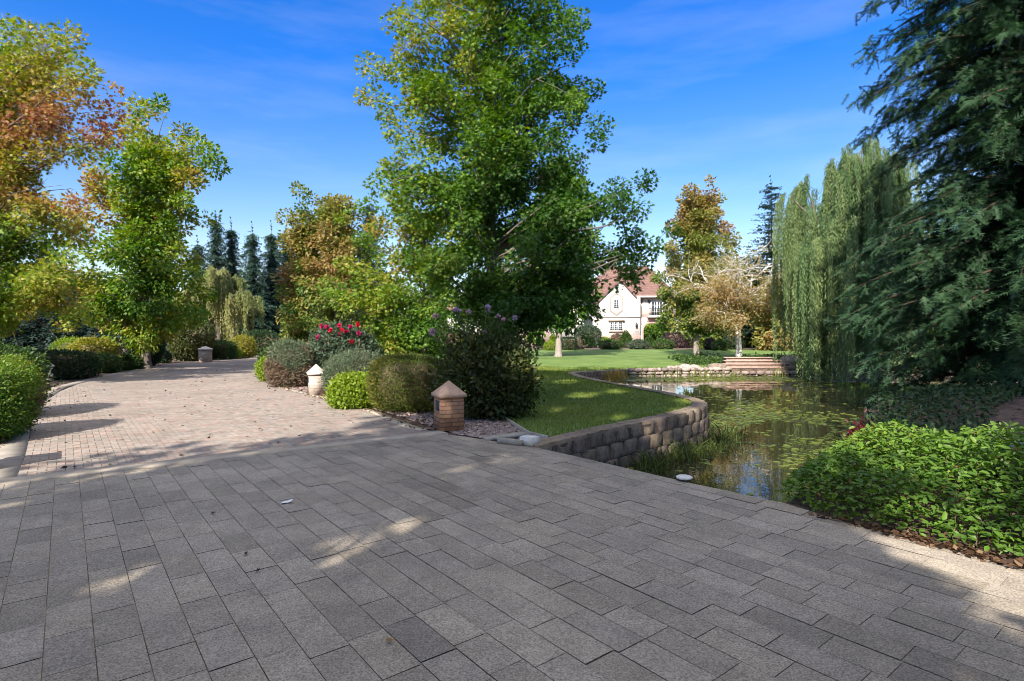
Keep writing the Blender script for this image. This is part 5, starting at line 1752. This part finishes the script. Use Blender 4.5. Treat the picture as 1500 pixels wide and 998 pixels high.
far_tree('green tree seen through the arch of the house', 962, 440, 98, 26, 301, hb=0.2)
far_tree('pale green tree seen through the arch, nearer its far pier', 985, 452, 100, 22, 302, hb=0.4)
far_tree('olive tree behind the birch and the russet tree', 1062, 390, 60, 30, 303, RUSSET, 0.3)
far_tree('dull green tree between the birch and the fir', 1095, 400, 64, 34, 304, AUTUMN, 0.2)
far_tree('gold flecked tree behind the birch on the willow side', 1148, 420, 50, 28, 305, RUSSET, 0.6)
far_tree('dark green tree behind the large willow', 1225, 380, 56, 40, 306, AUTUMN, 0.05)
far_tree('tall dark tree behind the huge redwood and the willow', 1300, 360, 54, 45, 307, AUTUMN, 0.08)
far_tree('dark tree behind the huge redwood on the far bank', 1385, 380, 46, 45, 308, AUTUMN, 0.08)
far_tree('dark tree on the far bank at the picture edge', 1480, 370, 44, 50, 309, AUTUMN, 0.08)
far_tree('green tree behind the tawny gold sweetgum', 560, 420, 62, 40, 310, AUTUMN, 0.15)
far_tree('green tree behind the low house wing', 650, 420, 96, 40, 311, AUTUMN, 0.15)
far_tree('dark tree beyond the far end of the driveway', 395, 440, 66, 30, 312, AUTUMN, 0.05)
far_tree('dark tree under the row of redwoods', 335, 450, 66, 34, 313, AUTUMN, 0.05)
far_tree('green tree behind the willow curtain at the driveway bend', 225, 420, 60, 45, 314, AUTUMN, 0.1)
far_tree('green tree behind the spruces at the picture edge', 110, 430, 60, 50, 315, AUTUMN, 0.1)

# distant wood closing the view
tl = Geo()
r_ = np.random.default_rng(400)
P_ = []
for k in range(5200):
    a = r_.uniform(R(-62), R(62))
    rr = r_.uniform(118, 132)
    hmax = 6.5 + 2.0 * math.sin(a * 23) + 1.2 * math.sin(a * 57 + 1)
    P_.append((math.sin(a) * rr, math.cos(a) * rr, r_.uniform(0, hmax)))
P_ = np.array(P_)
for rep in range(7):
    q = P_ + r_.normal(0, 0.8, P_.shape)
    scatter(tl, RHOMB, q, r_.normal(size=P_.shape), r_.normal(size=P_.shape) + (0, -0.6, 0.5), r_.uniform(0.7, 1.5, len(q)), AUTUMN(np.clip(0.12 + 0.15 * wob(q, 0.12, 1) + r_.normal(0, 0.08, len(q)), 0, 1)))
tag(tl.build('distant_wood', M_LEAF), 'low distant belt of dark trees closing the view', 'wood', kind='stuff')

# trees standing behind the photographer, whose shade falls over the paving
def shade_tree(label, x, y, H, rad, seed, z0=3.0, dens=60, cr=0.8):
    broad_tree('shade_tree', label, (x, y, 0), H, z0, lambda t: rad * (0.75 + 0.7 * t - 1.2 * t * t), int(5.2 * (H - z0)), seed=seed, clump_r=cr, step=0.85, dens=dens * 0.52, size=0.4, leaf=RHOMB, hue=lambda p, r: 0.2 + 0 * p[:, 0], trunk_r=0.25, group='trees shading the paving', keep=lambda c_: wob(c_, 1.25, seed * 1.0) < 0.36, gaps=GAPS)


shade_tree('tall tree whose shade edge crosses the driveway mouth', -7.0, -7.5, 19.5, 2.3, 501)
shade_tree('tallest tree shading the lawn point and the middle of the paving', -5.2, -9.0, 20.5, 2.6, 502)
shade_tree('tree shading the paving nearest the camera', -3.9, -4.0, 10.0, 2.5, 503, 2.2)
shade_tree('low tree shading the pond side of the paving', -1.6, -5.0, 8.6, 2.1, 504, 2.4)
shade_tree('low tree shading the driveway side of the paving', -6.9, -5.0, 10.0, 1.9, 507, 2.4)
shade_tree('tree shading the redwood bank', 2.8, -5.5, 15.0, 2.4, 505)
shade_tree('tree shading the far end of the redwood bank', 6.3, -5.5, 15.5, 2.5, 506)

# ------------------------------------------------------------------ shrubs along the drive and lawn
def sat(px, py, back=0.0):
    b_ = GP(px, py)
    return np.array((b_[0] * (1 + back / b_[1]), b_[1] + back, tz(b_[0], b_[1] + back)))


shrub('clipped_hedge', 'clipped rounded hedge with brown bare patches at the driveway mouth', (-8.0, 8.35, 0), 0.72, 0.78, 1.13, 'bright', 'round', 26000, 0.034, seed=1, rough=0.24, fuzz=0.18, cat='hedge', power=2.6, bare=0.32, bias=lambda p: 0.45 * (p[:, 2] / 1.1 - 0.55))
shrub('clipped_hedge', 'dark green hedge mound just behind the clipped hedge at the driveway mouth', (-9.75, 10.5, 0), 0.75, 0.85, 1.30, 'green', 'round', 6000, 0.06, seed=2, cat='hedge', power=3)
shrub('clipped_hedge', 'long dark flat topped hedge behind the small post lamp', sat(76, 556, 0.5), 1.25, 0.6, 0.86, 'dark', 'box', 6000, 0.07, seed=3, cat='hedge', bare=0.2)
shrub('dome_shrub', 'lime green dome shrub above the long dark hedge', sat(102, 545, 2.2), 0.62, 0.62, 1.28, 'lime', 'ball', 3000, 0.06, seed=4, rough=0.03)
shrub('loose_shrub', 'yellow green loose shrub next to the lime dome', sat(135, 547, 1.2), 0.8, 0.7, 1.25, 'yellow', 'ball', 2600, 0.09, seed=5, rough=0.2)
shrub('loose_shrub', 'dusty pink grey shrub between the yellow green shrub and the dark cone', sat(157, 542, 1.6), 0.55, 0.5, 1.15, 'pinkgrey', 'ball', 1600, 0.08, seed=6, rough=0.22)
shrub('low_shrub', 'low green mound in front of the dusty pink grey shrub', sat(150, 546, 0.1), 0.6, 0.45, 0.6, 'green', 'ball', 1800, 0.08, seed=7, rough=0.18)
shrub('low_shrub', 'low bright green mound at the foot of the dark cone shrub', sat(190, 541, 0.1), 0.55, 0.45, 0.55, 'green', 'ball', 1800, 0.08, seed=8, rough=0.18)
shrub('cone_shrub', 'dark clipped cone shrub under the broad sweetgum by the driveway', sat(216, 537, 0.4), 0.68, 0.68, 1.75, 'dark', 'round', 5000, 0.07, seed=9, rough=0.04, power=1.75)
shrub('low_shrub', 'small dark ball shrub beside the dark cone', sat(240, 532, 0.3), 0.32, 0.3, 0.55, 'dark', 'ball', 900, 0.07, seed=10)
shrub('loose_shrub', 'olive leafy bush behind the distant pale pillar', sat(280, 530, 1.0), 1.0, 0.9, 2.25, 'olive', 'ball', 3200, 0.13, seed=11, rough=0.25)
shrub('clipped_hedge', 'dark boxy hedge just past the distant pale pillar', sat(323, 527, 0.6), 0.72, 0.6, 0.98, 'green', 'box', 2600, 0.09, seed=12, cat='hedge')
shrub('low_shrub', 'little bright green ball at the far driveway bend', sat(345, 526, 0.3), 0.28, 0.28, 0.5, 'lime', 'ball', 700, 0.07, seed=13)
shrub('loose_shrub', 'yellow bush at the far end of the driveway', sat(357, 525, 0.8), 0.6, 0.5, 1.25, 'yellow', 'ball', 1500, 0.11, seed=14, rough=0.2)
shrub('loose_shrub', 'dark green bush where the driveway disappears', sat(385, 523, 4.0), 1.4, 1.0, 1.6, 'dark', 'ball', 2400, 0.14, seed=15, rough=0.2)
shrub('loose_shrub', 'second dark bush beyond the far driveway bend', sat(330, 523, 6.0), 2.0, 1.0, 1.3, 'green', 'ball', 2400, 0.14, seed=16, rough=0.2)

# drive's right bed
shrub('yew_hedge', 'rounded olive hedge with orange brown patches beside the brick pillar', sat(601, 607, 0.6), 0.74, 0.62, 1.10, 'yew', 'round', 15000, 0.055, SLIM, seed=17, rough=0.06, fuzz=0.05, cat='hedge', power=3.4, low=0.02, bias=lambda p: 0.30 * np.clip(wob(p, 2.0, 2.6), -0.6, 1), mat=M_NEEDLE)
shrub('lime_shrub', 'bright lime leafy mound between the olive hedge and the grey juniper', sat(522, 600, 0.35), 0.50, 0.42, 0.60, 'lime', 'ball', 4200, 0.06, seed=18, rough=0.16)
shrub('juniper_shrub', 'spreading grey green juniper with bare silver twigs behind the lime mound', sat(524, 588, 0.75), 0.74, 0.62, 1.02, 'grey', 'ball', 11000, 0.075, SLIM, seed=19, rough=0.12, bare=0.5, fuzz=0.2, mat=M_NEEDLE)
tw = Geo()
r_ = np.random.default_rng(61)
jb = sat(548, 585, 0.5)
for k in range(34):
    a = r_.uniform(0, 2 * math.pi)
    e = np.array((math.cos(a) * r_.uniform(0.1, 0.42), math.sin(a) * 0.25, r_.uniform(0.6, 1.05)))
    tw.tube([(r_.normal(0, 0.06), r_.normal(0, 0.05), 0.1), e * (0.5, 0.5, 0.6) + r_.normal(0, 0.04, 3), e], (0.012, 0.008, 0.003), 4)
tag(tw.build('dead_twigs', M_BIRCH, None, tuple(jb)), 'bare silvery dead twigs poking out beside the grey green juniper', 'dead branches')
shrub('juniper_shrub', 'tall grey green juniper with a bare brown skirt past the pale pillar', sat(427, 569, 0.7), 0.56, 0.55, 1.24, 'grey', 'round', 9000, 0.085, SLIM, seed=20, rough=0.12, bare=0.55, fuzz=0.2, mat=M_NEEDLE)
shrub('lime_shrub', 'lime ball shrub at the driveway edge beyond the tall juniper', sat(398, 560, 0.4), 0.36, 0.36, 0.72, 'lime', 'ball', 2200, 0.06, seed=21, rough=0.14)
shrub('loose_shrub', 'yellow tinged leafy shrub behind the pale pillar', sat(455, 566, 1.6), 0.9, 0.6, 1.15, 'olive', 'ball', 3200, 0.09, seed=22, rough=0.22, bias=lambda p: 0.2)
shrub('loose_shrub', 'light green upright shrub behind the lime ball at the driveway edge', sat(402, 552, 1.2), 0.45, 0.45, 0.95, 'green', 'ball', 1800, 0.09, seed=23, rough=0.2)
rr_ = shrub('rose_bush', 'tall leafy bush of crimson roses behind the junipers', sat(505, 570, 1.6), 0.95, 0.6, 1.72, 'bluegreen', 'ball', 4200, 0.10, OVATE, seed=24, rough=0.22, fuzz=0.25)
rb = np.array(rr_.location)
for k, (px, py) in enumerate(((471, 478), (478, 479), (484, 484), (497, 477), (513, 479), (524, 475), (508, 487), (525, 488), (515, 501), (498, 490), (466, 494), (501, 484))):
    bloom(rr_, 'rose_flower', PX(px, py, rb[1] - 0.5 - 0.1 * (k % 3)) - rb, 0.075, ((0.48, 0.02, 0.10), (0.55, 0.03, 0.17), (0.52, 0.02, 0.05))[k % 3], 700 + k)
# the rose bush by the pillar
rp_ = shrub('rose_bush', 'dense dark leafy rose bush with mauve flowers right behind the brick pillar', sat(714, 617, 0.55), 0.74, 0.60, 1.36, 'rose', 'round', 5200, 0.085, OVATE, seed=25, rough=0.30, fuzz=0.42, power=2.4, core=0.5)
rb = np.array(rp_.location)
r_ = np.random.default_rng(62)
can, cl_ = Geo(), Geo()
heads = [(651, 489), (635, 463 + 0), (671, 453), (685, 455), (700, 458), (715, 449), (731, 466), (737, 469), (754, 465), (707, 487), (690, 470), (745, 480)]
heads = [(633, 486), (638, 463), (668, 454), (672, 456), (686, 457), (714, 452), (729, 464), (737, 469), (754, 466), (709, 487)]
for k, (px, py) in enumerate(heads):
    t = PX(px, py, rb[1] - 0.35 + 0.1 * (k % 5)) - rb
    a0 = np.array((t[0] * 0.45, t[1] * 0.4, 0.75))
    path = limb_path(a0, t, 0.06, r_, 6)
    can.tube(path, np.linspace(0.012, 0.005, 6), 5)
    for s in np.linspace(0.1, 0.93, 15):
        q = np.array([np.interp(s, np.linspace(0, 1, 6), path[:, i_]) for i_ in range(3)])
        m_ = 9
        pos = q + r_.normal(0, 0.075, (m_, 3))
        scatter(cl_, OVATE, pos, r_.normal(size=(m_, 3)), r_.normal(0, 0.5, (m_, 3)) + (0, 0, 0.6), r_.uniform(0.055, 0.095, m_), GREENS['green'](r_.random(m_)))
    bloom(rp_, 'rose_flower', t, 0.055 if k not in (0, 5) else 0.07, ((0.52, 0.36, 0.47), (0.58, 0.40, 0.46), (0.50, 0.38, 0.54))[k % 3], 730 + k)
can.build('canes', M_TWIG, rp_)
cl_.build('cane_leaves', M_LEAF, rp_)

# low shrubs beyond, seen between hedge and roses
for i, (px, py, back, rx, ry, h, pal, shp, n_, sz, lab) in enumerate((
        (562, 518, 0.0, 1.5, 1.0, 1.25, 'grey', 'ball', 1800, 0.14, 'grey green mound at the lawn edge behind the olive hedge'),
        (623, 519, 0.0, 1.0, 0.7, 0.72, 'lime', 'box', 1400, 0.12, 'lime clipped low hedge on the lawn behind the olive hedge'),
        (600, 514, 3.0, 1.6, 1.0, 1.5, 'green', 'ball', 1800, 0.15, 'green bush behind the lime clipped low hedge'),
        (640, 513, 5.0, 1.8, 1.0, 1.9, 'brown', 'ball', 1800, 0.15, 'rusty bush behind the lime clipped low hedge'),
        (540, 512, 6.0, 2.5, 1.2, 2.0, 'green', 'ball', 1800, 0.16, 'large green bush across the lawn behind the crimson roses'),
        (675, 511, 5.0, 2.0, 1.0, 1.5, 'olive', 'ball', 1600, 0.16, 'olive bush across the lawn behind the mauve rose bush'),
        (793, 512, 0.0, 0.48, 0.48, 1.35, 'dark', 'cone', 1600, 0.09, 'small dark cone shrub beside the pale trunk'),
        (810, 511, 1.5, 0.45, 0.45, 1.75, 'lime', 'cone', 1500, 0.10, 'yellow green column shrub behind the pale trunk'),
        (807, 513, -1.0, 0.55, 0.5, 0.72, 'lime', 'ball', 1200, 0.09, 'lime ball shrub at the pale trunk'),
        (833, 513, 0.0, 0.62, 0.6, 1.08, 'dark', 'box', 1700, 0.09, 'dark clipped block shrub on the house side of the pale trunk'),
        (849, 512, 0.6, 0.5, 0.45, 0.98, 'pinkgrey', 'ball', 900, 0.10, 'pinkish grey shrub beside the dark clipped block'),
        (861, 511, 3.5, 1.3, 1.0, 2.3, 'bluegreen', 'ball', 2400, 0.16, 'large loose grey green shrub below the arched window'),
        (884, 507, 5.0, 1.2, 0.8, 0.85, 'lime', 'ball', 1500, 0.12, 'low lime shrub under the ground floor window'),
        (894, 512, 0.0, 1.0, 0.8, 0.80, 'green', 'ball', 2000, 0.11, 'bright green ball in the bed below the ground floor window'),
        (893, 505, 8.0, 0.8, 0.7, 1.0, 'purple', 'ball', 1200, 0.13, 'purple brown ball shrub against the gable wall'),
        (917, 510, 2.0, 0.85, 0.8, 2.0, 'green', 'cone', 3000, 0.12, 'green cone shrub at the corner of the gable wall'),
        (905, 509, 4.0, 0.7, 0.7, 1.3, 'brown', 'ball', 1200, 0.13, 'brownish shrub between the two green cones and the window'),
        (935, 512, 1.0, 0.85, 0.7, 0.75, 'bluegreen', 'ball', 1500, 0.12, 'blue green low mound beside the green cone shrub'),
        (951, 511, 1.0, 0.52, 0.52, 1.45, 'green', 'cone', 1900, 0.11, 'smaller green cone in front of the arch'),
        (972, 512, 0.5, 0.95, 0.8, 0.85, 'green', 'ball', 1900, 0.12, 'green low shrub in front of the arch opening'),
        (990, 511, 3.0, 1.1, 0.6, 1.5, 'purple', 'box', 2200, 0.13, 'dark purple clipped hedge beside the arch'),
        (1008, 511, 4.0, 1.0, 0.8, 1.2, 'purple', 'box', 1800, 0.13, 'dark purple hedge behind the russet tree trunk'),
        (1040, 513, 0.6, 0.52, 0.5, 0.95, 'purple', 'ball', 1200, 0.10, 'purple ball shrub between the russet tree and the birch'),
        (1029, 512, 2.0, 0.6, 0.5, 0.85, 'lime', 'ball', 1200, 0.10, 'lime ball shrub beside the purple ball'),
        (1054, 514, 0.4, 0.62, 0.5, 0.78, 'green', 'ball', 1200, 0.10, 'green ball shrub on the birch side of the purple ball'),
        (1076, 513, 2.5, 0.9, 0.7, 1.7, 'dark', 'ball', 1600, 0.14, 'dark bush behind the birch trunk'),
        (1122, 513, 0.5, 0.9, 0.7, 1.2, 'lime', 'ball', 1600, 0.12, 'yellow green shrub above the pond steps'),
        (1110, 508, 6.0, 1.6, 1.0, 1.9, 'bluegreen', 'ball', 1800, 0.16, 'tall green shrub behind the yellow green one'),
        (1167, 512, 0.0, 1.15, 0.8, 1.5, 'grey', 'ball', 2600, 0.13, 'rounded grey green bush beside the willow strands'),
        (1188, 511, 1.0, 0.6, 0.5, 0.9, 'lime', 'ball', 1100, 0.12, 'small lime bush tucked against the willow'),
        (1240, 510, 4.0, 1.8, 1.0, 1.7, 'dark', 'ball', 1800, 0.16, 'dark bush behind the willow strands'))):
    shrub('garden_shrub', lab, sat(px, py, back), rx, ry, h, pal, shp, n_, sz, seed=200 + i, rough=0.03 if shp in ('cone', 'box') else 0.14, group='shrubs in the beds round the house lawn')

# dark ivy mat on the slope round the birch and steps
ip = []
while len(ip) < 4200:
    x, y = rngs.uniform(9.6, 17.5), rngs.uniform(30.0, 37.0)
    if abs(x - 13.0) < 2.0 and y < 32:
        continue
    if wob(np.array((x, y, 0.0)), 0.8, 2.0) > -0.25 - 0.3 * (y < 33):
        ip.append((x, y, tz(x, y) + rngs.uniform(0.02, 0.28)))
ip = np.array(ip)
ig = Geo()
scatter(ig, RHOMB, ip, rngs.normal(size=ip.shape), np.array((0, -0.3, 1.0)) + rngs.normal(0, 0.4, ip.shape), rngs.uniform(0.1, 0.2, len(ip)), GREENS['green'](rngs.random(len(ip)) * 0.8))
tag(ig.build('ivy_cover', M_LEAF), 'dark low ground cover on the slope round the birch and steps', 'ground cover', kind='stuff')

# ivy and dull ground cover on the shaded bank under the redwood
ip = rand_in([(3.2, 6.3), (4.3, 7.4), (5.5, 9.2), (7.2, 11.1), (9.6, 12.9), (13.6, 14.2), (18, 15.4), (18, 13.4), (11, 11.6), (8.2, 9.6), (6.6, 8.0), (6.4, 6.2), (9, 5.2), (8.5, 4.2), (5.6, 5.2), (4.2, 5.9)], 11000)
ip[:, 2] += rngs.uniform(0.02, 0.16, len(ip))
ig = Geo()
scatter(ig, RHOMB, ip, rngs.normal(size=ip.shape), np.array((0, -0.2, 1.0)) + rngs.normal(0, 0.45, ip.shape), rngs.uniform(0.06, 0.12, len(ip)), GREENS['dark'](rngs.random(len(ip))) * 1.2)
tag(ig.build('bank_ivy', M_GLOSS), 'dark ivy creeping over the shaded pond bank', 'ground cover', kind='stuff')

# bright leafy mound at the near corner of the pond
GC = [(2.62, 5.5), (2.75, 4.95), (3.1, 4.5), (3.6, 3.9), (4.2, 3.05), (5.6, 3.0), (6.6, 4.2), (6.3, 5.4), (5.3, 6.35), (4.6, 6.9), (3.9, 6.9), (3.1, 6.2)]
gcx = np.array(GC)


def gc_h(x, y):
    """Mound height from distance to the outline."""
    dm = 9.0
    for i_ in range(len(GC)):
        a_, b_ = gcx[i_], gcx[(i_ + 1) % len(GC)]
        ab = b_ - a_
        t_ = min(1, max(0, ((x - a_[0]) * ab[0] + (y - a_[1]) * ab[1]) / (ab @ ab)))
        dm = min(dm, math.hypot(x - a_[0] - t_ * ab[0], y - a_[1] - t_ * ab[1]))
    return 0.54 * (1 - math.exp(-dm / 0.42)) * (1 + 0.2 * math.sin(x * 3.1 + y * 1.3) + 0.14 * math.sin(y * 4.7 - x * 2.2))


ng_ = 24000
gp = []
while len(gp) < ng_:
    x, y = rngs.uniform(2.5, 6.7), rngs.uniform(2.9, 7.0)
    if inside(GC, x, y):
        h_ = gc_h(x, y)
        gp.append((x + rngs.normal(0, 0.03), y + rngs.normal(0, 0.03), 0.03 + h_ * (1 - 0.75 * rngs.random() ** 2.2) + abs(rngs.normal(0, 0.025))))
gp = np.array(gp)
ga = np.clip(0.30 + 0.25 * wob(gp, 2.4, 1.0) + rngs.normal(0, 0.17, ng_) + 0.55 * np.clip(gp[:, 1] - 5.6, 0, 1) * np.clip(wob(gp, 1.5, 3.0) + 0.3, 0, 1), 0, 1)  # leaves towards the back tinted yellow in patches, standing in for sunlight
gg = Geo()
nr = np.stack([rngs.normal(0, 0.5, ng_), rngs.normal(-0.15, 0.5, ng_), np.ones(ng_)], 1)
dx = np.stack([rngs.normal(0, 1, ng_), rngs.normal(-0.2, 1, ng_), rngs.normal(0.05, 0.4, ng_)], 1)
scatter(gg, OVATE, gp, dx, nr, 0.026 + 0.058 * rngs.random(ng_), np.where(rngs.random((ng_, 1)) < 0.02, np.array((0.22, 0.13, 0.06)), GREENS['bright'](ga)) * rngs.uniform(0.8, 1.2, (ng_, 1)))
gs_ = Geo()
for k in range(420):
    i_ = rngs.integers(0, ng_)
    q = gp[i_]
    gs_.tube([(q[0] + rngs.normal(0, 0.08), q[1] + rngs.normal(0, 0.08), 0.0), q + rngs.normal(0, 0.02, 3) - (0, 0, 0.1), q], (0.005, 0.004, 0.002), 4)
gr_ = root('leafy_groundcover', (0, 0, 0), 'bright glossy green leafy mound spilling onto the pavers by the pond', 'ground cover')
gr_['kind'] = 'stuff'
gg.build('foliage', M_GLOSS, gr_)
gs_.build('stems', M_TWIG, gr_)
b = PX(1266, 645, 6.7)
shrub('red_shrub', 'small dark red leaved plant at the pond end of the bright green mound', (b[0], b[1], 0.18), 0.12, 0.11, 0.27, ramp([(0, (0.06, 0.012, 0.014)), (1, (0.17, 0.035, 0.035))]), 'ball', 200, 0.05, OVATE, seed=31, rough=0.2, fuzz=0.3, core=0.4)
